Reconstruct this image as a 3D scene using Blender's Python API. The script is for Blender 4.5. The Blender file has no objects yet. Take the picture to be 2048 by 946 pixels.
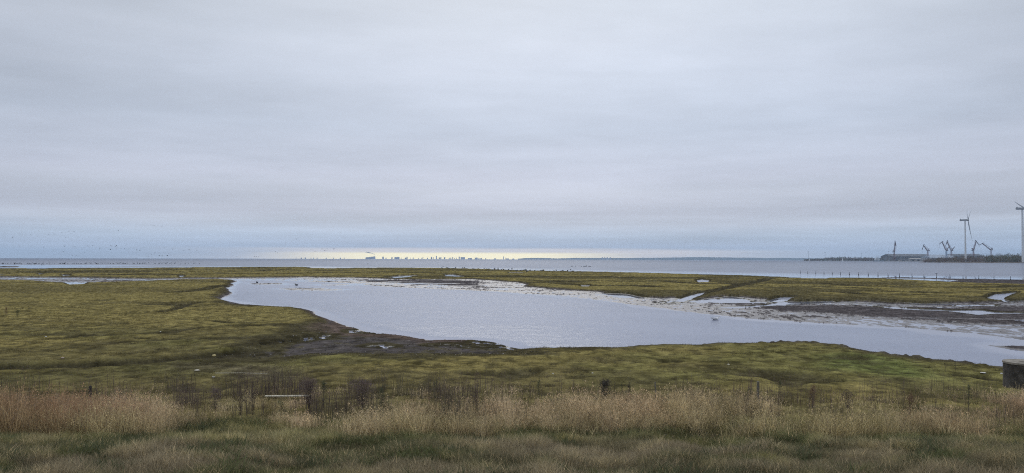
import bpy, bmesh, math, random
import numpy as np
from mathutils import Matrix, Vector, Euler

scene = bpy.context.scene
R = math.radians
random.seed(4); rng = np.random.default_rng(7)

# ------------------------------------------------------------------ camera
CAM_H = 6.0; F = 1462.0; W2, H2 = 1024.0, 473.0
cam_data = bpy.data.cameras.new('camera'); cam = bpy.data.objects.new('camera', cam_data)
scene.collection.objects.link(cam)
cam_data.sensor_width = 36.0; cam_data.lens = 36.0 * F / 2048.0
cam_data.clip_start = 0.1; cam_data.clip_end = 200000
ROT = Matrix.Rotation(R(90 + 1.77), 4, 'X') @ Matrix.Rotation(0.0029, 4, 'Z')
cam.matrix_world = Matrix.Translation((0, 0, CAM_H)) @ ROT
scene.camera = cam
RM = np.array(ROT.to_3x3())

# ------------------------------------------------------------------ sky, sun, exposure
SUN_EL, SUN_AZ = 32.0, -3.0        # degrees; azimuth from +Y towards +X
scene.view_settings.view_transform = 'Standard'; scene.view_settings.look = 'None'
scene.view_settings.exposure = 0.0; scene.view_settings.gamma = 1.0
scene.view_settings.use_curve_mapping = False
scene.render.engine = 'CYCLES'; scene.cycles.use_denoising = False; scene.cycles.filter_width = 1.1; scene.cycles.max_bounces = 6; scene.cycles.volume_bounces = 0

class NT:
    """small helper to wire shader nodes"""
    def __init__(s, tree): s.t = tree
    def n(s, typ, **kw):
        nd = s.t.nodes.new(typ)
        for k, v in kw.items(): setattr(nd, k, v)
        return nd
    def put(s, sock, v):
        if isinstance(v, bpy.types.NodeSocket): s.t.links.new(v, sock)
        elif v is not None:
            if hasattr(sock.default_value, '__len__') and not hasattr(v, '__len__'): v = [v] * len(sock.default_value)
            if hasattr(v, '__len__') and len(v) == 3 and len(sock.default_value) == 4: v = (*v, 1)
            sock.default_value = v
    def math(s, op, a, b=None, c=None, clamp=False):
        nd = s.n('ShaderNodeMath', operation=op, use_clamp=clamp)
        for i, v in enumerate((a, b, c)):
            if v is not None: s.put(nd.inputs[i], v)
        return nd.outputs[0]
    def ramp(s, v, a, b, lo=0.0, hi=1.0, smooth=True):
        nd = s.n('ShaderNodeMapRange', interpolation_type='SMOOTHSTEP' if smooth else 'LINEAR')
        s.put(nd.inputs[0], v); s.put(nd.inputs[1], a); s.put(nd.inputs[2], b); s.put(nd.inputs[3], lo); s.put(nd.inputs[4], hi)
        return nd.outputs[0]
    def mix(s, f, a, b, blend='MIX'):
        nd = s.n('ShaderNodeMix', data_type='RGBA', blend_type=blend)
        s.put(nd.inputs[0], f); s.put(nd.inputs[6], a); s.put(nd.inputs[7], b)
        return nd.outputs[2]
    def noise(s, vec, scale, detail=3, rough=0.5, out=0):
        nd = s.n('ShaderNodeTexNoise')
        if vec is not None: s.put(nd.inputs['Vector'], vec)
        nd.inputs['Scale'].default_value = scale; nd.inputs['Detail'].default_value = detail
        nd.inputs['Roughness'].default_value = rough
        return nd.outputs[out]
    def comb(s, x, y, z):
        nd = s.n('ShaderNodeCombineXYZ')
        for i, v in enumerate((x, y, z)): s.put(nd.inputs[i], v)
        return nd.outputs[0]

def lin(r, g, b):
    f = lambda c: (c/255/12.92) if c/255 <= 0.04045 else ((c/255+0.055)/1.055)**2.4
    return (f(r), f(g), f(b))

world = bpy.data.worlds.new('World'); scene.world = world; world.use_nodes = True
w = NT(world.node_tree); world.node_tree.nodes.clear()
STR = 0.1
tc = w.n('ShaderNodeTexCoord'); sep = w.n('ShaderNodeSeparateXYZ')
w.put(sep.inputs[0], tc.outputs['Generated'])
dx, dy, dz = sep.outputs
el = w.math('MULTIPLY', w.math('ARCSINE', dz), 57.29578)
az = w.math('MULTIPLY', w.math('ARCTAN2', dx, dy), 57.29578)
zz = w.math('ADD', w.math('MAXIMUM', dz, 0.0), 0.045)
px_ = w.math('DIVIDE', dx, zz); py_ = w.math('DIVIDE', dy, zz)
vecp = w.comb(px_, py_, 0.0)
big = w.noise(vecp, 0.22, 4, 0.5)
vecs = w.comb(w.math('MULTIPLY', px_, 0.3), py_, 3.7)
mid = w.noise(vecs, 0.30, 3, 0.4)
wisp = w.noise(w.comb(w.math('MULTIPLY', az, 0.03), w.math('MULTIPLY', w.math('POWER', w.math('MAXIMUM', el, 0.0), 0.6), 1.25), 1.3), 1.0, 4, 0.5)
bandn = w.noise(w.comb(w.math('MULTIPLY', az, 0.03), 0.0, 9.1), 1.0, 3, 0.5)
elw = w.math('ADD', el, w.math('MULTIPLY', w.math('SUBTRACT', bandn, 0.5), 1.1))
cr = w.n('ShaderNodeValToRGB'); w.put(cr.inputs[0], w.math('DIVIDE', elw, 24.0))
stops = [(0.0, lin(172, 188, 210)), (0.045, lin(168, 184, 208)), (0.075, lin(172, 187, 208)), (0.12, lin(181, 189, 205)),
         (0.15, lin(180, 186, 202)), (0.22, lin(187, 193, 208)), (0.27, lin(183, 189, 205)), (0.42, lin(184, 193, 209)),
         (0.62, lin(195, 203, 217)), (0.9, lin(204, 211, 221))]
e = cr.color_ramp.elements
e[0].position, e[0].color = stops[0][0], (*stops[0][1], 1)
e[1].position, e[1].color = stops[-1][0], (*stops[-1][1], 1)
for p, c in stops[1:-1]:
    x = e.new(p); x.color = (*c, 1)
base = cr.outputs[0]
# the cloud is thinner ahead, where the sun stands behind it, and thicker to the left and right
daz = w.math('DIVIDE', w.math('SUBTRACT', az, 3.0), 30.0)
side = w.math('MULTIPLY', daz, daz)
thin = w.ramp(side, 0.0, 1.6, 1.12, 0.86)
side_f = w.math('ADD', 1.0, w.math('MULTIPLY', w.math('SUBTRACT', thin, 1.0), w.ramp(el, 1.0, 14.0)))
dark1 = w.ramp(big, 0.28, 0.7, 0.89, 1.06)
dark2 = w.ramp(mid, 0.3, 0.7, 0.965, 1.03)
dark3 = w.ramp(wisp, 0.3, 0.7, 0.95, 1.05)
low = w.noise(w.comb(w.math('MULTIPLY', az, 0.07), w.math('MULTIPLY', el, 1.5), 5.3), 1.0, 5, 0.6)
tex = w.noise(w.comb(w.math('MULTIPLY', px_, 0.8), py_, 8.0), 2.2, 6, 0.62)
dark4 = w.math('ADD', 1.0, w.math('MULTIPLY', w.math('SUBTRACT', low, 0.5), w.ramp(el, 6.0, 2.0, 0.0, 0.42)))
dark5 = w.math('ADD', 1.0, w.math('MULTIPLY', w.math('SUBTRACT', tex, 0.5), w.ramp(el, 2.0, 8.0, 0.0, 0.22)))
amp = w.math('MULTIPLY', w.math('MULTIPLY', w.math('MULTIPLY', dark1, dark2), w.math('MULTIPLY', dark4, dark5)), w.math('MULTIPLY', dark3, side_f))
zen = w.ramp(el, 20.0, 60.0, 1.0, 2.0)
amp = w.math('MULTIPLY', amp, zen)
amp = w.math('MULTIPLY', amp, w.ramp(el, 0.0, 10.0, 1.18, 1.11))
col = w.mix(1.0, base, w.comb(amp, amp, amp), 'MULTIPLY')
# lilac tint where the cloud is thickest
col = w.mix(w.ramp(wisp, 0.45, 0.75, 0.0, 0.4), col, w.mix(1.0, col, (1.02, 0.992, 0.985, 1), 'MULTIPLY'))
# the clear strip under the cloud deck, lit from beyond the horizon
edge = w.math('ADD', el, w.math('MULTIPLY', w.math('SUBTRACT', wisp, 0.5), 0.55))
azg = w.math('ABSOLUTE', w.math('DIVIDE', w.math('ADD', az, 2.0), 26.0))
gap = w.math('MULTIPLY', w.ramp(edge, 0.62, 0.95, 1.0, 0.0), w.ramp(azg, 0.3, 1.15, 1.0, 0.0))
azy = w.math('ABSOLUTE', w.math('DIVIDE', w.math('ADD', az, 4.6), 15.0))
hot = w.math('MULTIPLY', w.ramp(edge, 0.3, 0.58, 1.0, 0.0), w.ramp(azy, 0.3, 1.1, 1.0, 0.0))
col = w.mix(w.math('MULTIPLY', gap, w.ramp(low, 0.25, 0.6, 0.45, 1.0)), col, (*[1.22*c for c in lin(250, 238, 230)], 1))
col = w.mix(hot, col, (*[2.05 * c for c in lin(255, 240, 186)], 1))
skyt = w.n('ShaderNodeTexSky', sky_type='NISHITA', sun_disc=False)
skyt.sun_elevation = R(SUN_EL); skyt.sun_rotation = R(SUN_AZ)
final = w.mix(0.05, w.mix(1.0, col, (1/STR, 1/STR, 1/STR, 1), 'MULTIPLY'), skyt.outputs[0])
# below the horizon: dull ground colour
final = w.mix(w.ramp(el, -0.6, -0.2, 1.0, 0.0), final, (2.2, 2.4, 2.8, 1))
bg = w.n('ShaderNodeBackground'); w.put(bg.inputs[0], final); bg.inputs[1].default_value = STR
wo = w.n('ShaderNodeOutputWorld'); w.put(wo.inputs[0], bg.outputs[0])

sun_d = bpy.data.lights.new('sun', 'SUN'); sun_d.energy = 0.9; sun_d.angle = R(35); sun_d.color = (1.0, 0.96, 0.9)
sun = bpy.data.objects.new('sun', sun_d); scene.collection.objects.link(sun)
sd_ = Vector((math.sin(R(SUN_AZ))*math.cos(R(SUN_EL)), math.cos(R(SUN_AZ))*math.cos(R(SUN_EL)), math.sin(R(SUN_EL))))
sun.rotation_euler = sd_.to_track_quat('Z', 'Y').to_euler(); sun.location = (0, 0, 50)

# ------------------------------------------------------------------ helpers
def ray(u, v):
    d = np.stack([(np.asarray(u, float)-W2)/F, -(np.asarray(v, float)-H2)/F, -np.ones_like(np.asarray(u, float))], -1)
    return d @ RM.T
def ground(u, v, z=0.0):
    d = ray(u, v); t = (z - CAM_H) / np.minimum(d[..., 2], -1e-5)
    return d[..., 0]*t, d[..., 1]*t
def at(u, v, D):
    """world point seen at photo position (u, v), D metres ahead"""
    d = ray(u, v); t = D / d[1]
    return Vector((d[0]*t, D, CAM_H + d[2]*t))
def sm(a, b, x):
    t = np.clip((x-a)/(b-a), 0, 1); return t*t*(3-2*t)
def hash2(i, j, seed):
    h = (i.astype(np.int64)*374761393 + j.astype(np.int64)*668265263 + seed*1442695041) & 0xffffffff
    h = ((h ^ (h >> 13)) * 1274126177) & 0xffffffff
    return ((h ^ (h >> 16)) & 0xffff) / 65535.0
def vnoise(x, y, seed=0):
    i = np.floor(x); j = np.floor(y); fx = x-i; fy = y-j
    fx = fx*fx*(3-2*fx); fy = fy*fy*(3-2*fy)
    a = hash2(i, j, seed); b = hash2(i+1, j, seed); c = hash2(i, j+1, seed); d = hash2(i+1, j+1, seed)
    return (a+(b-a)*fx) + ((c+(d-c)*fx) - (a+(b-a)*fx))*fy
def fbm(x, y, scale, octv=4, seed=0, gain=0.5):
    s = 0; a = 1; t = 0; x = x/scale; y = y/scale
    for o in range(octv):
        s = s + a*vnoise(x+o*17.3, y-o*9.1, seed+o*31); t += a; a *= gain; x = x*2.03; y = y*2.03
    return s/t - 0.5

def setp(o, label=None, cat=None, group=None, kind=None):
    if label: o['label'] = label
    if cat: o['category'] = cat
    if group: o['group'] = group
    if kind: o['kind'] = kind
    return o
def link(name, me, mat=None, parent=None, loc=None):
    o = bpy.data.objects.new(name, me); scene.collection.objects.link(o)
    if mat is not None: me.materials.append(mat)
    if parent is not None: o.parent = parent
    if loc is not None: o.location = loc
    return o
def empty(name, loc, rz=0):
    o = bpy.data.objects.new(name, None); scene.collection.objects.link(o)
    o.location = loc; o.rotation_euler = (0, 0, rz); o.empty_display_size = 0.3
    return o
def np_mesh(name, V, T, colors=None, smooth=False, attrs=None):
    me = bpy.data.meshes.new(name)
    V = np.ascontiguousarray(V, dtype=np.float32); T = np.ascontiguousarray(T, dtype=np.int32)
    k = T.shape[1]
    me.vertices.add(len(V)); me.vertices.foreach_set('co', V.ravel())
    me.loops.add(T.size); me.loops.foreach_set('vertex_index', T.ravel())
    me.polygons.add(len(T)); me.polygons.foreach_set('loop_start', np.arange(0, T.size, k, dtype=np.int32))
    me.polygons.foreach_set('loop_total', np.full(len(T), k, dtype=np.int32))
    if smooth: me.polygons.foreach_set('use_smooth', np.ones(len(T), dtype=bool))
    me.update(calc_edges=True)
    if colors is not None:
        a = me.color_attributes.new('gcol', 'FLOAT_COLOR', 'POINT')
        c = np.ones((len(V), 4), np.float32); c[:, :3] = colors
        a.data.foreach_set('color', c.ravel())
    for nm, arr in (attrs or {}).items():
        a = me.attributes.new(nm, 'FLOAT', 'POINT'); a.data.foreach_set('value', np.ascontiguousarray(arr, dtype=np.float32))
    return me

class MB:
    """collects boxes and tapered tubes into one mesh"""
    def __init__(s): s.bm = bmesh.new()
    def box(s, c, size, rot=None, bevel=0.0):
        r = bmesh.ops.create_cube(s.bm, size=1.0)
        M = Matrix.Translation(c) @ (rot.to_4x4() if rot else Matrix.Identity(4)) @ Matrix.Diagonal((*size, 1))
        bmesh.ops.transform(s.bm, matrix=M, verts=r['verts'])
        if bevel:
            ed = list({ed for v in r['verts'] for ed in v.link_edges})
            bmesh.ops.bevel(s.bm, geom=ed, offset=bevel, segments=2, affect='EDGES')
    def tube(s, a, b, r1, r2=None, seg=8):
        a = Vector(a); b = Vector(b); r2 = r1 if r2 is None else r2
        d = b-a; q = d.to_track_quat('Z', 'Y').to_matrix().to_4x4()
        r = bmesh.ops.create_cone(s.bm, cap_ends=True, segments=seg, radius1=r1, radius2=max(r2, 1e-4), depth=d.length)
        bmesh.ops.transform(s.bm, matrix=Matrix.Translation((a+b)/2) @ q, verts=r['verts'])
    def path(s, pts, rs, seg=6):
        for i in range(len(pts)-1): s.tube(pts[i], pts[i+1], rs[i], rs[i+1], seg)
    def ball(s, c, rad, sub=2, jit=0.0):
        r = bmesh.ops.create_icosphere(s.bm, subdivisions=sub, radius=1.0)
        for v in r['verts']:
            k = 1+random.uniform(-jit, jit); v.co = Vector((v.co.x*rad[0]*k, v.co.y*rad[1]*k, v.co.z*rad[2]*k)) + Vector(c)
    def prism(s, pts, axis_vec):
        """closed outline extruded along axis_vec"""
        av = Vector(axis_vec); lo = [s.bm.verts.new(Vector(p)) for p in pts]; hi = [s.bm.verts.new(Vector(p)+av) for p in pts]
        n = len(pts)
        s.bm.faces.new(lo[::-1]); s.bm.faces.new(hi)
        for i in range(n): s.bm.faces.new((lo[i], lo[(i+1) % n], hi[(i+1) % n], hi[i]))
    def truss(s, a, b, w0, w1, n, r):
        """four-chord lattice boom between a and b"""
        a = Vector(a); b = Vector(b); d = (b-a).normalized()
        sx = d.cross(Vector((0, 1, 0))).normalized(); sy = d.cross(sx).normalized()
        P = []
        for i in range(n+1):
            t = i/n; c = a.lerp(b, t); ww = w0+(w1-w0)*t
            P.append([c+sx*ww*k/2+sy*ww*l/2 for k, l in ((1, 1), (1, -1), (-1, -1), (-1, 1))])
        for k in range(4):
            s.tube(P[0][k], P[-1][k], r, r, 5)
        for i in range(n):
            for k in range(4): s.tube(P[i][k], P[i+1][(k+1) % 4], r*0.6, r*0.6, 4)
    def build(s, name, mat, parent=None, loc=None, smooth=False):
        bmesh.ops.recalc_face_normals(s.bm, faces=s.bm.faces)
        me = bpy.data.meshes.new(name); s.bm.to_mesh(me); s.bm.free()
        if smooth: me.shade_smooth()
        return link(name, me, mat, parent, loc)

def simple_mat(name, c, rough=0.7, metal=0.0, var=0.25, scale=1.0, bump=0.0, c2=None):
    m = bpy.data.materials.new(name); m.use_nodes = True; t = NT(m.node_tree)
    b = m.node_tree.nodes['Principled BSDF']; g = t.n('ShaderNodeTexCoord')
    nz = t.noise(g.outputs['Object'], scale, 5, 0.6)
    c2 = c2 or tuple(x*(1-var) for x in c)
    t.put(b.inputs['Base Color'], t.mix(t.ramp(nz, 0.35, 0.65), (*c2, 1), (*c, 1)))
    b.inputs['Roughness'].default_value = rough; b.inputs['Metallic'].default_value = metal
    b.inputs['Specular IOR Level'].default_value = 0.3
    if bump:
        bp = t.n('ShaderNodeBump'); bp.inputs['Strength'].default_value = bump; bp.inputs['Distance'].default_value = 0.02
        t.put(bp.inputs['Height'], t.noise(g.outputs['Object'], scale*6, 5, 0.65)); t.put(b.inputs['Normal'], bp.outputs[0])
    return m

# ------------------------------------------------------------------ terrain description (photo outline -> metres on the ground)
def P(pts, z=0.0, extra=()):
    a = np.array(pts, float); x, y = ground(a[:, 0], a[:, 1], z)
    return np.concatenate([np.stack([x, y], -1), np.array(extra, float).reshape(-1, 2)])
NEAR = P([(-700, 566), (-300, 563), (0, 562), (60, 563), (150, 568), (200, 567), (260, 565), (360, 561), (440, 560.5), (478, 562), (465, 572), (455, 585), (446, 600),
          (500, 609), (600, 616.5), (640, 626), (690, 645), (715, 653), (760, 664), (820, 672), (870, 678), (950, 680), (1000, 686), (1030, 693),
          (1060, 699), (1150, 703), (1210, 704), (1260, 702), (1330, 700), (1400, 698), (1500, 696), (1560, 694), (1620, 694), (1680, 700),
          (1740, 713), (1790, 723), (1850, 730), (1900, 735), (1960, 744), (2000, 748), (2048, 750), (2200, 762), (2500, 790)],
         0.0, [(90, 20), (400, -60), (0, -400), (-400, -200), (-260, 60)])
FAR = P([(-500, 539), (0, 537.5), (100, 536.8), (260, 536.3), (400, 535), (560, 534), (600, 534), (625, 536.2), (660, 537.2), (700, 536.5), (800, 535.6), (900, 536.8), (960, 538.3),
         (1040, 541.3), (1130, 542.8), (1240, 545.3), (1320, 547.3), (1400, 549.4), (1500, 552), (1580, 556.5), (1650, 556.5), (1750, 557.5), (1850, 562.5), (1950, 567),
         (2048, 569), (2300, 575), (2600, 600), (2300, 612), (2048, 603), (1900, 607), (1790, 608), (1700, 604), (1640, 606), (1560, 604), (1530, 600), (1450, 594), (1392, 601), (1350, 597), (1330, 599),
         (1250, 592), (1180, 584), (1100, 578.5), (1055, 573.5), (1030, 566), (985, 561), (940, 558.5), (880, 559), (820, 560), (760, 557.5), (700, 555.5), (600, 554.2), (500, 555),
         (400, 556), (300, 557.5), (200, 555.8), (130, 554.5), (0, 553), (-500, 553)])
MUD = P([(-500, 552), (0, 552.5), (130, 553.5), (300, 556), (500, 554), (700, 554), (820, 558), (940, 557), (1040, 562), (1060, 571), (1180, 581), (1330, 595),
         (1450, 590), (1560, 600), (1790, 604), (2048, 600), (2400, 604), (2600, 780), (2300, 740), (2048, 681), (1920, 666), (1800, 656), (1664, 648), (1500, 638), (1400, 627), (1280, 611), (1200, 601),
         (1100, 591), (1000, 583.5), (900, 578.5), (800, 574), (745, 571), (700, 567), (600, 562), (520, 560), (440, 562), (360, 563), (200, 568), (0, 563), (-500, 565)])
ISLES = [P([(0, 530.6), (60, 530.2), (145, 531), (144, 532.6), (45, 533.2), (30, 534.8), (-300, 535), (-300, 530)]),
         P([(1740, 555), (1810, 554.6), (1905, 557.5), (2060, 559.5), (2400, 562), (2500, 580), (2060, 571), (1950, 568.5), (1895, 563.5), (1912, 561), (1850, 557.4), (1790, 556.6)]),
         P([(560, 577.5), (600, 575.8), (650, 576), (690, 579), (650, 581.5), (590, 580.5)]),
         P([(1990, 693), (2060, 691.5), (2200, 690), (2300, 712), (2140, 712), (2060, 706), (2030, 700), (2005, 697)]),
         P([(118, 536.3), (142, 536.1), (140, 537.2), (120, 537.3)]),
         P([(505, 567), (560, 566), (570, 569), (520, 570)]), P([(640, 569), (700, 568), (690, 570.5), (650, 571)])]
NEARMUD = P([(448, 600), (500, 609), (600, 616), (640, 626), (715, 652), (820, 672), (950, 680), (1010, 686), (1070, 700), (1110, 722), (1050, 728), (950, 727), (800, 726), (700, 725), (640, 727),
             (560, 734), (430, 744), (350, 750), (390, 726), (500, 698), (575, 668), (640, 640), (620, 628), (560, 620), (480, 617), (430, 612)])
REDMUD = P([(600, 622), (640, 627), (715, 652), (820, 672), (950, 680), (1040, 692), (1010, 696), (860, 690), (780, 682), (690, 676), (630, 668), (650, 645)])
BRIGHT = P([(1600, 725), (1700, 715), (1790, 722), (1850, 738), (1900, 760), (1930, 790), (1800, 790), (1700, 770), (1600, 755)])
PALE = P([(350, 735), (520, 738), (620, 752), (640, 778), (560, 785), (430, 760), (360, 752)])
PUDDLES = [[(889, 549.5), (905, 549), (935, 551.3), (924, 552.6), (893, 551.8)], [(1016, 544.6), (1054, 544.8), (1040, 545.9), (1020, 545.6)],
    [(1391, 561.5), (1403, 559), (1418, 561), (1414, 563.5), (1398, 563.8)], [(1163, 571), (1178, 571), (1176, 572.2), (1164, 572.2)],
    [(1375, 603.5), (1400, 600), (1425, 597.8), (1455, 599), (1478, 602.5), (1532, 605.5), (1530, 607.3), (1450, 607.3), (1400, 605.5)],
    [(1446, 594.5), (1465, 593.6), (1500, 597), (1498, 598.6), (1478, 598.2), (1460, 597.4)], [(1538, 597), (1562, 595.2), (1596, 594.6), (1576, 597.6), (1545, 599.4)],
    [(1440, 615.6), (1530, 610.5), (1560, 605), (1664, 602.4), (1670, 605), (1590, 609), (1540, 613), (1460, 617)],
    [(1696, 600), (1740, 600.3), (1780, 603), (1840, 607), (1905, 608.6), (1990, 610.5), (1980, 612.2), (1890, 611), (1830, 608.8), (1770, 605.5)],
    [(1755, 614), (1800, 615.6), (1840, 618), (1910, 621), (1960, 620), (1990, 624.5), (2060, 626), (2060, 628.6), (1990, 628.5), (1960, 631), (1930, 627), (1900, 623.6), (1830, 621), (1790, 618.5)],
    [(1972, 593.8), (1994, 588.5), (2016, 587.5), (2026, 585.8), (2040, 585), (2034, 588.4), (2008, 593.6), (2020, 597.5), (2060, 601), (2060, 602.6), (2010, 599.4), (1985, 597)],
    [(122, 549.4), (138, 549.4), (141, 551), (128, 551)], [(72, 547.3), (92, 547), (80, 548)], [(359, 551.4), (369, 551.4), (366, 553), (361, 553)],
    [(133, 567.6), (160, 566.2), (175, 567), (165, 569), (140, 569)], [(-60, 548.2), (15, 548.2), (0, 549.5), (-60, 549.8)],
    [(1592, 554), (1625, 553.8), (1665, 555), (1650, 556.5), (1605, 556)], [(1206, 586.5), (1250, 588), (1290, 591), (1285, 592.4), (1240, 591), (1205, 588.5)],
    [(1330, 600), (1356, 596), (1380, 592), (1396, 588), (1408, 586), (1404, 589.5), (1380, 594.5), (1360, 598.5), (1342, 602)],
    [(770, 553.5), (800, 551.5), (842, 550.5), (820, 553), (790, 555.5)]]
PUDDLES = [P([(u, v+(0.062*(v-518) if v > sum(q[1] for q in p)/len(p) and v < 601 else 0)) for u, v in p]) for p in PUDDLES]
rp = random.Random(3)
for (u0, v0, u1, v1, n, s) in [(520, 696, 665, 672, 26, 1.0), (735, 694, 785, 695, 6, 1.1), (860, 690, 1040, 700, 20, 0.8), (690, 663, 765, 668, 7, 1.0), (945, 688, 1030, 692, 8, 1.4)]:
    for i in range(n):
        t = rp.random(); u = u0+(u1-u0)*t; v = v0+(v1-v0)*t+rp.uniform(-3, 3); a = rp.uniform(1.5, 5)*s; b = rp.uniform(0.8, 1.7)*s
        PUDDLES.append(P([(u-a, v), (u-a*0.3, v-b), (u+a*0.6, v-b*0.7), (u+a, v+b*0.2), (u+a*0.2, v+b)]))
# creeks, cracks and the ditch: (outline points, half width m, depth m)
CREEKS = [([(1330, 601), (1365, 595), (1400, 584), (1440, 576), (1480, 567), (1515, 561), (1535, 555.5)], 1.3, 0.34),
    ([(1240, 563), (1330, 562), (1400, 567), (1440, 566), (1490, 569)], 0.9, 0.25), ([(1560, 566), (1640, 566), (1700, 570), (1760, 573)], 0.9, 0.25),
    ([(1000, 552), (1060, 551), (1120, 553), (1200, 552), (1260, 555)], 1.2, 0.25), ([(860, 555), (940, 553.5), (1040, 553), (1080, 551.5)], 1.2, 0.3),
    ([(1120, 567), (1200, 571), (1280, 570), (1300, 573)], 0.9, 0.25), ([(1660, 582), (1700, 585), (1715, 587)], 0.8, 0.25),
    ([(1780, 582), (1830, 584), (1880, 586)], 0.8, 0.3), ([(1740, 577), (1700, 575), (1660, 574)], 0.8, 0.2),
    ([(200, 548.5), (300, 549.5), (390, 549)], 1.5, 0.3), ([(440, 546), (560, 547.2), (680, 544.5), (760, 546)], 1.5, 0.25), ([(100, 543), (260, 544), (400, 543)], 2.0, 0.25),
    ([(25, 616), (60, 617), (100, 615), (145, 614), (175, 617)], 0.35, 0.32), ([(203, 627), (240, 626), (285, 624), (315, 622), (350, 616), (378, 605), (395, 603)], 0.5, 0.3),
    ([(281, 598), (300, 597.5), (325, 596.5)], 0.35, 0.3), ([(93, 680), (110, 679), (130, 677), (150, 672), (180, 673)], 0.35, 0.3),
    ([(254, 676), (268, 675), (290, 678)], 0.35, 0.25), ([(370, 562), (420, 562.5), (470, 564)], 0.8, 0.3), ([(340, 586), (400, 580), (450, 571)], 0.5, 0.12),
    ([(420, 640), (460, 645), (500, 644)], 0.5, 0.15), ([(-150, 738), (0, 734), (60, 732), (150, 728), (250, 724), (330, 717), (420, 708), (500, 699)], 0.95, 0.44),
    ([(1920, 752), (1950, 753), (1980, 760)], 0.45, 0.35), ([(1700, 600), (1800, 604), (1900, 604)], 0.5, 0.1),
    ([(1560, 594), (1620, 597), (1700, 599)], 0.6, 0.2), ([(1060, 560), (1130, 563), (1200, 561)], 1.0, 0.2),
    ([(1850, 590), (1920, 594), (1972, 594)], 0.6, 0.25), ([(1960, 578), (2000, 580), (2048, 579)], 0.6, 0.25)]
CREEKS = [(P(p, 0.3 if p[0][1] < 600 else 0.42), hw*(2.6 if 540 < p[0][1] < 590 else 1.15), dp*1.1) for p, hw, dp in CREEKS]

def seg_dist(X, Y, pl, closed):
    d2 = np.full(X.shape, 1e18)
    n = len(pl)
    for i in range(n if closed else n-1):
        ax, ay = pl[i]; bx, by = pl[(i+1) % n]; ex, ey = bx-ax, by-ay
        t = np.clip(((X-ax)*ex+(Y-ay)*ey)/(ex*ex+ey*ey+1e-12), 0, 1)
        d2 = np.minimum(d2, (X-ax-t*ex)**2+(Y-ay-t*ey)**2)
    return np.sqrt(d2)
def inside(X, Y, pl):
    r = np.zeros(X.shape, bool); n = len(pl)
    for i in range(n):
        ax, ay = pl[i]; bx, by = pl[(i+1) % n]
        if ay == by: continue
        r ^= ((ay > Y) != (by > Y)) & (X < (bx-ax)*(Y-ay)/(by-ay)+ax)
    return r
def sdist(X, Y, pl, margin):
    """signed distance in metres, positive inside, only evaluated near the outline"""
    out = np.full(X.shape, -1e3)
    m = (X > pl[:, 0].min()-margin) & (X < pl[:, 0].max()+margin) & (Y > pl[:, 1].min()-margin) & (Y < pl[:, 1].max()+margin)
    x, y = X[m], Y[m]
    if x.size:
        d = seg_dist(x, y, pl, True); out[m] = np.where(inside(x, y, pl), d, -d)
    return out
def ldist(X, Y, pl, margin):
    out = np.full(X.shape, 1e3)
    m = (X > pl[:, 0].min()-margin) & (X < pl[:, 0].max()+margin) & (Y > pl[:, 1].min()-margin) & (Y < pl[:, 1].max()+margin)
    if m.any(): out[m] = seg_dist(X[m], Y[m], pl, False)
    return out

def bank(X, Y):
    """the railway embankment rising towards the viewpoint"""
    n = fbm(X, Y, 6.0, 3, 91)
    yy = Y + n*1.6
    return 1.75*(1-sm(12.0, 24.5, yy)) + 1.45*(1-sm(3.0, 12.5, yy))

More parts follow.
